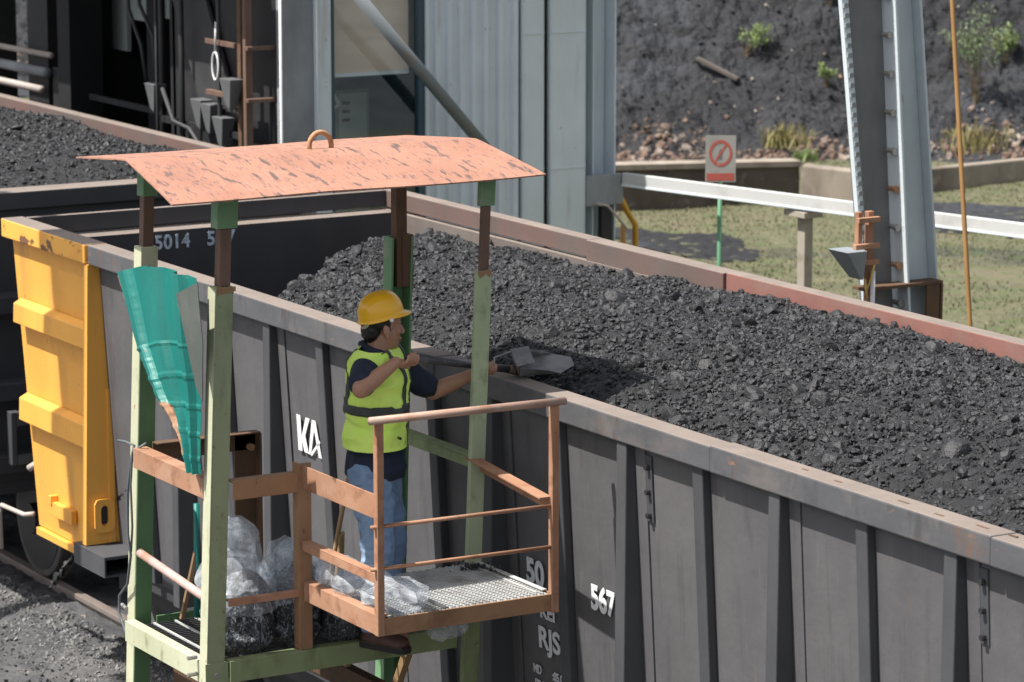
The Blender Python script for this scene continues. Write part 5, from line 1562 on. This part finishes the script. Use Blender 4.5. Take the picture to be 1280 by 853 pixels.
# unseen mast and mesh panel, added left of the view to shade the yellow end
MS = thing('shade_mast', (-21.6, 5.4, -.15), 'grey mast with a hanging mesh panel beside the track, out past the left picture edge', 'mast')
b = MB(); b.box(-21.68, -21.52, 5.32, 5.48, -.15, 8.2); b.build('mast_post', M['slate'], MS, bevel=.005)
b = MB(); b.box(-21.51, -18.7, 5.36, 5.44, 7.90, 8.02); b.build('mast_arm', M['slate'], MS, bevel=.005)
b = MB(); b.box(-19.78, -19.65, 5.38, 5.42, 5.2, 7.898); b.box(-19.12, -19.10, 5.38, 5.42, 5.2, 7.898)
for i in range(32):
    z = 5.2 + i * .083
    b.box(-19.649, -19.121, 5.39, 5.41, z, z + .042)
b.build('mesh_panel', M['slate'], MS)

# ------------------------------------------------------------------ white beam, sign, columns, poles
WB = thing('guard_beam', (-21.5, 15.2, -.1), 'long white horizontal guard beam running behind the train to the right edge', 'beam')
p0, p1 = Vector((-23.26, 14.80, 2.222)), Vector((-17.6, 16.22, 2.222))
b = MB(); b.beam(p0, p1, .05, .115); o = b.build('white_rail', mat('white_beam_paint', (0.50, 0.50, 0.485), .6, layers=[((0.36, 0.35, 0.32), 4, .52, .7, O1, .6)], vary=.04), WB, bevel=.008)
b = MB(); dB = (p1 - p0).normalized(); nB = Vector((dB.y, -dB.x, 0))
b.beam(p0 + nB * .028 + Vector((0, 0, -.045)), p1 + nB * .028 + Vector((0, 0, -.045)), .010, .018); b.build('rail_fold', M['column_paint'], WB, bevel=.003)
P = p0 + dB * 1.87
b = MB(); b.box(P.x - .05, P.x + .05, P.y + .05, P.y + .13, -.1, 2.10); b.box(P.x - .14, P.x + .14, P.y - .02, P.y + .16, 2.102, 2.15)
b.build('support_post', mat('post_concrete', (0.33, 0.29, 0.24), .8, layers=[((0.2, 0.16, 0.12), 6, .5, .65, O1, .7)]), WB, bevel=.004)
DB = thing('shaded_beam_end', (-23.3, 14.6, 1.9), 'dark steel beam stub joining the grey column to the white beam', 'beam')
b = MB(); b.box(BX - .03, BX + .03, 14.44, 14.80, 2.02, 2.27); b.build('stub', M['slate'], DB, bevel=.004)  # slate colour stands for the shade on this end of the beam
b = MB(); b.box(BX - .04, BX + .02, 14.60, 14.70, 1.2, 2.0); b.build('hanger', M['black_metal'], DB)
b = MB(); b.path([(BX + .08, 14.50, 2.05), (BX + .08, 14.62, 2.02), (BX + .08, 14.75, 1.88), (BX + .08, 14.80, 1.82)], .012, n=6)
tag(b.build('loose_wire', M['pale_pipe'], smooth=True), 'pale loose wire dangling at the grey column foot', 'wire')

# prohibition sign
SG = thing('prohibition_sign', (-22.29, 15.10, -.1), 'grey sign plate with a red crossed circle on a green pole behind the white beam', 'sign')
c0 = Vector((-22.41, 15.185, 2.462)); ux = Vector((.5, .866, 0)); uz = Vector((0, 0, 1)); un = ux.cross(uz)
def sp(u, w, d=0): return c0 + ux * u + uz * w + un * d
M['sign_grey'] = mat('sign_grey', (0.33, 0.32, 0.29), .6, layers=[((0.24, 0.23, 0.20), 5, .5, .7, O1, .7)], vary=.06)
M['sign_red'] = mat('sign_red', (0.42, 0.09, 0.065), .6, layers=[((0.55, 0.25, 0.2), 18, .56, .7, O1, .7)], vary=.06)
b = MB(); b.prism([sp(-.123, -.19), sp(.123, -.19), sp(.123, .19), sp(-.123, .19)], un * .004); b.build('sign_plate', M['sign_grey'], SG)
b = MB(); q, f = [], []
n = 40
for (r, d) in ((.094, .006), (.073, .006), (.094, .0045), (.073, .0045)):
    for k in range(n): q.append(sp(r * math.cos(2 * PI * k / n), .045 + r * 1.15 * math.sin(2 * PI * k / n), d))
for k in range(n):
    k2 = (k + 1) % n
    f += [(k, k2, n + k2, n + k), (2 * n + k, 2 * n + k2, k2, k), (n + k, n + k2, 3 * n + k2, 3 * n + k)]
b.add(q, f)
b.prism([sp(-.055, -.025, .0045), sp(-.042, -.035, .0045), sp(.055, .115, .0045), (sp(.042, .125, .0045))], un * .0012)
b.build('red_circle', M['sign_red'], SG)
b = MB(); b.prism([sp(-.012, -.01, .0042), sp(.012, -.01, .0042), sp(.018, .05, .0042), sp(.0, .085, .0042), sp(-.018, .05, .0042)], un * .0004); b.build('figure_mark', mat('sign_figure', (.16, .16, .15), .6), SG)
b = MB(); b.prism([sp(-.112, -.178, .0045), sp(.112, -.178, .0045), sp(.112, -.118, .0045), sp(-.112, -.118, .0045)], un * .001); b.build('red_band', M['sign_red'], SG)
b = MB(); b.tube(c0 - un * .03 + Vector((0, 0, .15)), Vector((c0.x - un.x * .03, c0.y - un.y * .03, -.1)), .019, n=12)
b.build('sign_pole', mat('pole_green', (0.11, 0.27, 0.15), .5), SG, smooth=True)

# battered double column on the right
CC = thing('gantry_column', (-16.2, 12.3, -.1), 'tall tapering blue-grey double steel gantry column with bolts and a rusty base plate', 'column')
def slant(x0, x1, ya0, yb0, ya1, yb1, m, name, z0=-.1, z1=5.2, zr0=2.4, zr1=4.28):
    """ya0..yb0 at height zr0, ya1..yb1 at height zr1"""
    def at(a, c, z): return a + (c - a) * (z - zr0) / (zr1 - zr0)
    q = MB()
    q.hexa([(x0, at(ya0, ya1, z0), z0), (x1, at(ya0, ya1, z0), z0), (x1, at(yb0, yb1, z0), z0), (x0, at(yb0, yb1, z0), z0),
            (x0, at(ya0, ya1, z1), z1), (x1, at(ya0, ya1, z1), z1), (x1, at(yb0, yb1, z1), z1), (x0, at(yb0, yb1, z1), z1)])
    return q.build(name, m, CC, bevel=.003)
M['col_dark'] = mat('column_dark', (0.17, 0.17, 0.172), .6, layers=[((0.11, 0.11, 0.112), 3, .45, .66, (1, 1, .4), .7), ((0.16, 0.155, 0.15), 6, .55, .7, O1, .5)], bump=.001)
M['col_blue'] = mat('column_blue', (0.54, 0.60, 0.62), .55, layers=[((0.45, 0.50, 0.52), 2, .45, .66, (1, 1, .3), .6), ((0.30, 0.17, 0.08), 9, .68, .74, (1, 1, .4), .7)], bump=.001)
slant(-16.34, -16.32, 12.19, 12.345, 11.985, 12.215, M['col_dark'], 'dark_web')
slant(-16.42, -16.31, 12.170, 12.188, 11.965, 11.983, M['col_dark'], 'dark_flange')
slant(-16.34, -16.30, 12.125, 12.165, 11.905, 11.955, M['column_paint'], 'lattice_strip')
slant(-16.42, -16.20, 12.375, 12.392, 12.225, 12.242, M['column_paint'], 'bright_flange')
slant(-16.34, -16.32, 12.393, 12.628, 12.243, 12.438, M['col_blue'], 'blue_web')
slant(-16.40, -16.24, 12.629, 12.645, 12.439, 12.457, M['col_blue'], 'blue_flange')
b = MB()
for i in range(46):
    z = 2.2 + i * .06; y = 12.125 - (z - 2.4) * .117
    b.box(-16.299, -16.285, y + .002, y + .036, z, z + .026)
b.build('lattice_rung', M['slate'], CC)
for i in range(9):
    z = 2.42 + i * .235; y = 12.352 - (z - 2.4) * .074
    b = MB(); b.tube((-16.33, y, z), (-16.26, y, z), .017, n=6); b.tube((-16.259, y, z), (-16.24, y, z), .024, n=6)
    b.build('bolt', M['rust_brown'] if i in (1, 3) else M['bolt'], CC)
b = MB(); b.box(-16.30, -16.18, 12.02, 12.62, 2.53, 2.55); b.box(-16.20, -16.185, 12.50, 12.60, 2.2, 2.529); b.box(-16.31, -16.19, 12.612, 12.63, 2.0, 2.527); b.build('rusty_plate', M['rust_dark'], CC, bevel=.002)

RBX = thing('rusty_bracket', (-16.25, 12.0, 2.3), 'orange rusty bracket frame bolted to the left of the gantry column', 'bracket')
b = MB()
b.box(-16.20, -16.16, 11.955, 11.985, 2.62, 3.02); b.box(-16.20, -16.16, 12.03, 12.07, 2.2, 3.02)
b.box(-16.155, -16.12, 11.93, 12.09, 2.96, 2.99); b.box(-16.155, -16.12, 11.91, 12.09, 2.80, 2.83); b.box(-16.155, -16.12, 11.985, 12.09, 2.70, 2.73)
b.build('frame', M['rust_orange'], RBX, bevel=.002)
b = MB(); b.tube((-16.14, 12.055, 2.2), (-16.14, 12.055, 2.66), .014, n=8); b.build('white_tube', M['white_paint'], RBX, smooth=True)
b = MB(); b.path([(-16.12, 11.98, 2.62), (-16.12, 11.99, 2.55), (-16.12, 11.995, 2.50)], .007, n=6); b.path([(-16.12, 12.05, 2.70), (-16.12, 12.02, 2.60), (-16.12, 11.99, 2.55)], .007, n=6)
tag(b.build('tie_cord', mat('yellow_cord', (0.62, 0.42, 0.12), .7), smooth=True), 'short yellow cord tied to the rusty bracket', 'cord')
b = MB(); b.hexa([(-16.22, 11.935, 2.62), (-16.10, 11.935, 2.62), (-16.10, 11.955, 2.62), (-16.22, 11.955, 2.62), (-16.26, 11.80, 2.80), (-16.06, 11.80, 2.80), (-16.06, 11.953, 2.80), (-16.26, 11.953, 2.80)])
tag(b.build('grey_hopper_box', mat('hopper_grey', (0.24, 0.26, 0.28), .55), bevel=.004), 'grey wedge shaped box hung on the rusty bracket', 'junction box')

b = MB(); b.path([(-17.55, 13.69, 4.6), (-17.52, 13.686, 4.13), (-17.33, 13.64, 3.1), (-17.14, 13.597, 2.05), (-17.0, 13.56, -.1)], .016, n=10)
tag(b.build('rusty_rod', mat('rod_rust', (0.30, 0.16, 0.055), .7), smooth=True), 'thin rusty brown rod standing at the right in front of the field', 'rod')

YR = thing('yellow_handrail', (-27.2, 17.9, -.1), 'bent yellow handrail seen beyond the grey column', 'handrail')
b = MB()
def onf(f, r, z): return Vector((VH.x * f + RH.x * r, VH.y * f + RH.y * r, z))
F0 = 33.0
b.path([onf(F0, 1.02, 1.43), onf(F0, 1.14, 1.18), onf(F0, 1.22, 1.05), onf(F0, 1.225, .6), onf(F0, 1.225, -.1)], .03, n=10)
b.build('hoop', mat('rail_yellow', (0.70, 0.36, 0.02), .5), YR, smooth=True)
b = MB(); b.tube(onf(F0, 1.10, 1.05), onf(F0, 1.10, -.1), .028, n=10); b.build('upright', M['yellow'], YR, smooth=True)
b = MB(); b.path([onf(F0, .60, 2.3), onf(F0, .80, 1.92)], .03, n=10); b.build('sloping_rail', M['yellow'], YR, smooth=True)
b = MB(); b.beam(onf(30, .66, 2.55), onf(30, .74, 3.05), .07, .05)
tag(b.build('timber_batten', mat('pale_timber', (0.62, 0.56, 0.46), .8)), 'pale timber batten leaning beside the grey column', 'timber')

# low concrete wall: shaded and sunlit sides put into the colours
CW = thing('concrete_wall', (-35.2, 25.0, -.15), 'low stained concrete wall with a corner at the foot of the embankment', 'wall')
def wall_seg(a, c, ha, hc, th, name, m):
    a, c = Vector((a[0], a[1], -.2)), Vector((c[0], c[1], -.2))
    n_ = Vector((c.y - a.y, -(c.x - a.x), 0)).normalized() * -th
    if n_.dot(VH) < 0: n_ = -n_
    q = MB(); q.hexa([a, c, c + n_, a + n_, a + Vector((0, 0, ha)), c + Vector((0, 0, hc)), c + n_ + Vector((0, 0, hc)), a + n_ + Vector((0, 0, ha))])
    return q.build(name, m, CW, bevel=.02)
M['concrete_shade'] = mat('concrete_shaded_stained', (0.11, 0.085, 0.07), .9, layers=[((0.05, 0.04, 0.035), 2, .45, .66, (1, 1, .5), .8), ((0.26, 0.22, 0.18), 5, .60, .72, O1, .7)], bump=.004)  # darker concrete: this side's shade put into the colour, plus stains
wall_seg((-36.2, 20.2), (-35.24, 25.12), .66, .545, .22, 'shaded_stained_wall', M['concrete_shade'])
wall_seg((-35.20, 25.10), (-34.55, 25.62), .56, .50, .25, 'lit_wall', M['concrete'])
wall_seg((-35.0, 26.7), (-35.6, 31.5), .40, .38, .14, 'kerb_wall', M['concrete'])
b = MB()
b.beam((-36.33, 20.2, .49), (-35.36, 25.15, .375), .34, .07); b.build('coping', M['concrete'], CW)
lg0, lg1 = on_bank(2.72, 2.45), on_bank(3.32, 2.25)
b = MB(); b.beam(lg0 + Vector((0, 0, .08)), lg1 + Vector((0, 0, .06)), .10, .06)
tag(b.build('driftwood_log', mat('grey_wood', (0.13, 0.11, 0.095), .9), bevel=.01), 'grey-brown log lying on the black embankment', 'log')

# ------------------------------------------------------------------ plants on the bank
def leaf_mat(name, a, b2):
    m = mat(name, a, .6, layers=[(b2, 3.0, .45, .62, O1, .8)], vary=.3, vscale=8)
    m.node_tree.nodes['Principled BSDF'].inputs['Subsurface Weight'].default_value = 0
    return m
M['leaf_g'] = leaf_mat('leaf_green', (0.15, 0.21, 0.065), (0.23, 0.28, 0.12))
M['leaf_s'] = leaf_mat('leaf_sage', (0.13, 0.18, 0.085), (0.20, 0.24, 0.14))
M['leaf_y'] = leaf_mat('leaf_straw', (0.20, 0.18, 0.06), (0.30, 0.25, 0.12))
M['stem'] = mat('plant_stem', (0.16, 0.12, 0.07), .8)
def shrub(base, w, h, nstem, nleaf, lw, mm, label, name='shrub', group=None, lean=Vector((0, 0, 0))):
    T_ = thing(name, base, label, 'shrub' if name != 'grass_tuft' else 'grass tuft', group)
    s = MB(); tips = []
    for i in range(nstem):
        a = random.uniform(0, 2 * PI); rr = random.random() ** .6
        tip = Vector(base) + RH * (w * rr * math.cos(a)) + VH * (w * .6 * rr * math.sin(a)) + Vector((0, 0, h * random.uniform(.45, 1))) + lean
        mid = Vector(base).lerp(tip, .5) + Vector((random.uniform(-.04, .04), random.uniform(-.04, .04), h * .08))
        s.path([Vector(base) + Vector((random.uniform(-.03, .03), random.uniform(-.03, .03), -.05)), mid, tip], [.006, .004, .002], n=5); tips.append((mid, tip))
    s.build('stem', M['stem'], T_)
    pos = []
    for i in range(nleaf):
        m_, t_ = random.choice(tips); k = random.random()
        pos.append(m_.lerp(t_, k) + Vector((random.gauss(0, 1), random.gauss(0, 1), random.gauss(0, .8))) * (w * .13))
    pos = np.array([p[:] for p in pos])
    V, Fq, Ft = blades('x', pos - np.array(T_.location), RNG.uniform(lw * 1.2, lw * 3.2, len(pos)), RNG.uniform(lw * .4, lw, len(pos)), None, 1.4, curl=.8)
    o = np_mesh('foliage', [(V, Fq, 0, False), (V, Ft, 0, False)], [mm], T_)
    return T_
def at_bank(r, d): return on_bank(r, d)
shrub(at_bank(3.42, 2.6), .28, .50, 9, 300, .022, M['leaf_g'], 'small bright green weed leaning at the top of the black slope', lean=RH * .22)
shrub(at_bank(4.60, 2.0), .16, .42, 8, 320, .022, M['leaf_g'], 'bright green weed half hidden behind the left edge of the gantry column')
shrub(at_bank(6.75, 1.55), .55, 1.45, 22, 1100, .018, M['leaf_s'], 'tall feathery sage shrub on the slope behind the rusty rod', lean=RH * -.05)
shrub(at_bank(7.3, 2.5), .26, .6, 9, 500, .022, M['leaf_g'], 'low green weed at the far right of the slope')
shrub(at_bank(4.75, 3.2), .18, .4, 7, 260, .022, M['leaf_g'], 'small green weed at the top edge just left of the gantry column')
def tuft(base, w, h, n, mm, label):
    T_ = thing('grass_tuft', base, label, 'grass tuft', 'dry grass tufts at the slope foot')
    pos = np.zeros((n, 3)); pos[:, 0] = RNG.normal(0, w * .35, n); pos[:, 1] = RNG.normal(0, w * .35, n); pos[:, 2] = -.02
    V, Fq, Ft = blades('x', pos, RNG.uniform(h * .5, h, n), RNG.uniform(.006, .014, n), None, .75)
    np_mesh('blade_cluster', [(V, Fq, 0, False), (V, Ft, 0, False)], [mm], T_)
tuft(at_bank(3.85, .45), .40, .42, 200, M['leaf_y'], 'yellow dry grass tuft on the rubble right of the sign')
tuft(at_bank(6.62, .55), .60, .5, 220, M['leaf_y'], 'wide dry straw tuft behind the rusty rod below the shrub')
tuft(at_bank(4.15, .1), .25, .22, 160, M['leaf_g'], 'tiny green grass tuft behind the concrete corner')

# ------------------------------------------------------------------ sacks of coal samples
film = bpy.data.materials.new('plastic_film'); film.use_nodes = True
nt = film.node_tree
pr = nt.nodes['Principled BSDF']; pr.inputs['Base Color'].default_value = (.80, .83, .87, 1); pr.inputs['Roughness'].default_value = .24; pr.inputs['Specular IOR Level'].default_value = .5
trn = nt.nodes.new('ShaderNodeBsdfTransparent'); trn.inputs[0].default_value = (.93, .95, .97, 1)
mxs = nt.nodes.new('ShaderNodeMixShader')
tcn = nt.nodes.new('ShaderNodeTexCoord'); nz = nt.nodes.new('ShaderNodeTexNoise'); nz.inputs['Scale'].default_value = 10; nz.inputs['Detail'].default_value = 7; nz.inputs['Distortion'].default_value = 1.2
mp = nt.nodes.new('ShaderNodeMapping'); mp.inputs['Scale'].default_value = (1, 1, .55)
mrn = nt.nodes.new('ShaderNodeMapRange'); mrn.inputs[1].default_value = .44; mrn.inputs[2].default_value = .66; mrn.inputs[3].default_value = .16; mrn.inputs[4].default_value = .40
nt.links.new(tcn.outputs['Object'], mp.inputs[0]); nt.links.new(mp.outputs[0], nz.inputs['Vector']); nt.links.new(nz.outputs[0], mrn.inputs[0])
nt.links.new(mrn.outputs[0], mxs.inputs[0]); nt.links.new(trn.outputs[0], mxs.inputs[1]); nt.links.new(pr.outputs[0], mxs.inputs[2])
nt.links.new(mxs.outputs[0], nt.nodes['Material Output'].inputs[0])
bpn = nt.nodes.new('ShaderNodeBump'); bpn.inputs['Distance'].default_value = .003
nt.links.new(nz.outputs[0], bpn.inputs['Height']); nt.links.new(bpn.outputs[0], pr.inputs['Normal'])
M['film'] = film
pr.inputs['Subsurface Weight'].default_value = 0
M['bag_coal'] = mat('bagged_coal', (0.024, 0.026, 0.030), .5, layers=[((0.16, 0.18, 0.20), 22, .54, .58, (1, 1, .6), .8), ((0.34, 0.38, 0.42), 34, .57, .60, (1, 1, .6), .7)], bump=.01, bscale=26, dist=2.2)
def crumple(a, s):
    def f(co, no):
        rid = 1 - 2 * np.abs(vnoise(co * s + 5)); rid2 = 1 - 2 * np.abs(vnoise(co * s * 2.3 + 9))
        return co + no * (a * (rid + .6 * rid2))[:, None]
    return f
def facet(o, ratio=.045):
    o.data.polygons.foreach_set('use_smooth', [False] * len(o.data.polygons))
    md = o.modifiers.new('dec', 'DECIMATE'); md.ratio = ratio
def sack(x, y, z0, w, h, fill, label, group='plastic bags of coal samples'):
    S = thing('plastic_bag', (x, y, z0), label, 'plastic bag', group)
    tilt = random.uniform(-.03, .03)
    core = [('s', (x, y, z0 + fill * .42), (w * .96, w * .96, fill * .52)), ('s', (x, y, z0 + w * .45), (w, w, w * .5))]
    blend('coal_fill', core, .010, 2, [M['bag_coal']], S, None, crumple(.006, 15))
    # thin film gathered above the coal
    skin = [('s', (x, y, z0 + fill * .62), (w * 1.04, w * 1.04, fill * .42)), ('c', (x, y, z0 + fill * .8), w * .86, (x + tilt, y + tilt, z0 + h - w * .45), w * .60), ('c', (x + .04, y - .03, z0 + h - w * .7), w * .4, (x + .09, y - .05, z0 + h - .05), w * .28)]
    fo = blend('film', skin, .009, 1, [M['film']], S, None, crumple(.016, 9), cut=[((0, 0, z0 + fill * .55), (.1, .2, -1)), ((0, 0, z0 + h - .03), (.2, -.15, 1))])
    facet(fo)
    return S
sack(-13.80, 6.68, 1.625, .15, .60, .40, 'tall open clear bag of coal next to the nearest post, leftmost of the bags')
sack(-13.82, 6.95, 1.625, .14, .46, .38, 'clear bag of coal standing behind the short rusty middle post')
sack(-14.18, 6.80, 1.625, .15, .50, .36, 'clear bag of coal in the second row behind the leftmost bag')
sack(-14.12, 7.10, 1.625, .14, .38, .36, 'clear bag of coal standing by the broom')
sack(-13.72, 7.17, 1.625, .12, .30, .26, 'small bag of coal tucked under the raised deck by the boots')
def loose(name, prims, label, a=.02, s=8, dens=None):
    o = blend(name, prims, .009, 1, [M['film']], None, None, crumple(a, s))
    facet(o)
    return tag(o, label, 'plastic bag', 'plastic bags of coal samples')
loose('plastic_bag', [('s', (-13.30, 7.03, 2.01), (.24, .12, .05)), ('s', (-13.05, 7.07, 2.0), (.17, .15, .045)), ('s', (-13.44, 7.0, 2.03), (.14, .09, .07))], 'empty crumpled clear bag lying on the raised grating')
loose('plastic_bag', [('s', (-13.46, 7.60, 1.68), (.06, .08, .04)), ('s', (-13.45, 7.54, 1.67), (.05, .06, .03))], 'small crumpled clear bag below the raised grating by the boots', .014, 15)
# crumbs of coal on the grating by the post
n = 60
pp = np.stack([RNG.normal(-13.44, .05, n), RNG.normal(7.72, .05, n), np.full(n, 1.962)], 1)
V, F = scatter_rocks(pp, .006 + .016 * RNG.random(n) ** 2, SMALL)
o = np_mesh('coal_crumbs', [(V, F, 0, False)], [M['coal_lump']]); tag(o, 'spilled coal crumbs on the raised grating beside the post', 'coal crumbs', kind='stuff')
for o in scene.objects:
    if '_loc' in o.keys():
        del o['_loc']
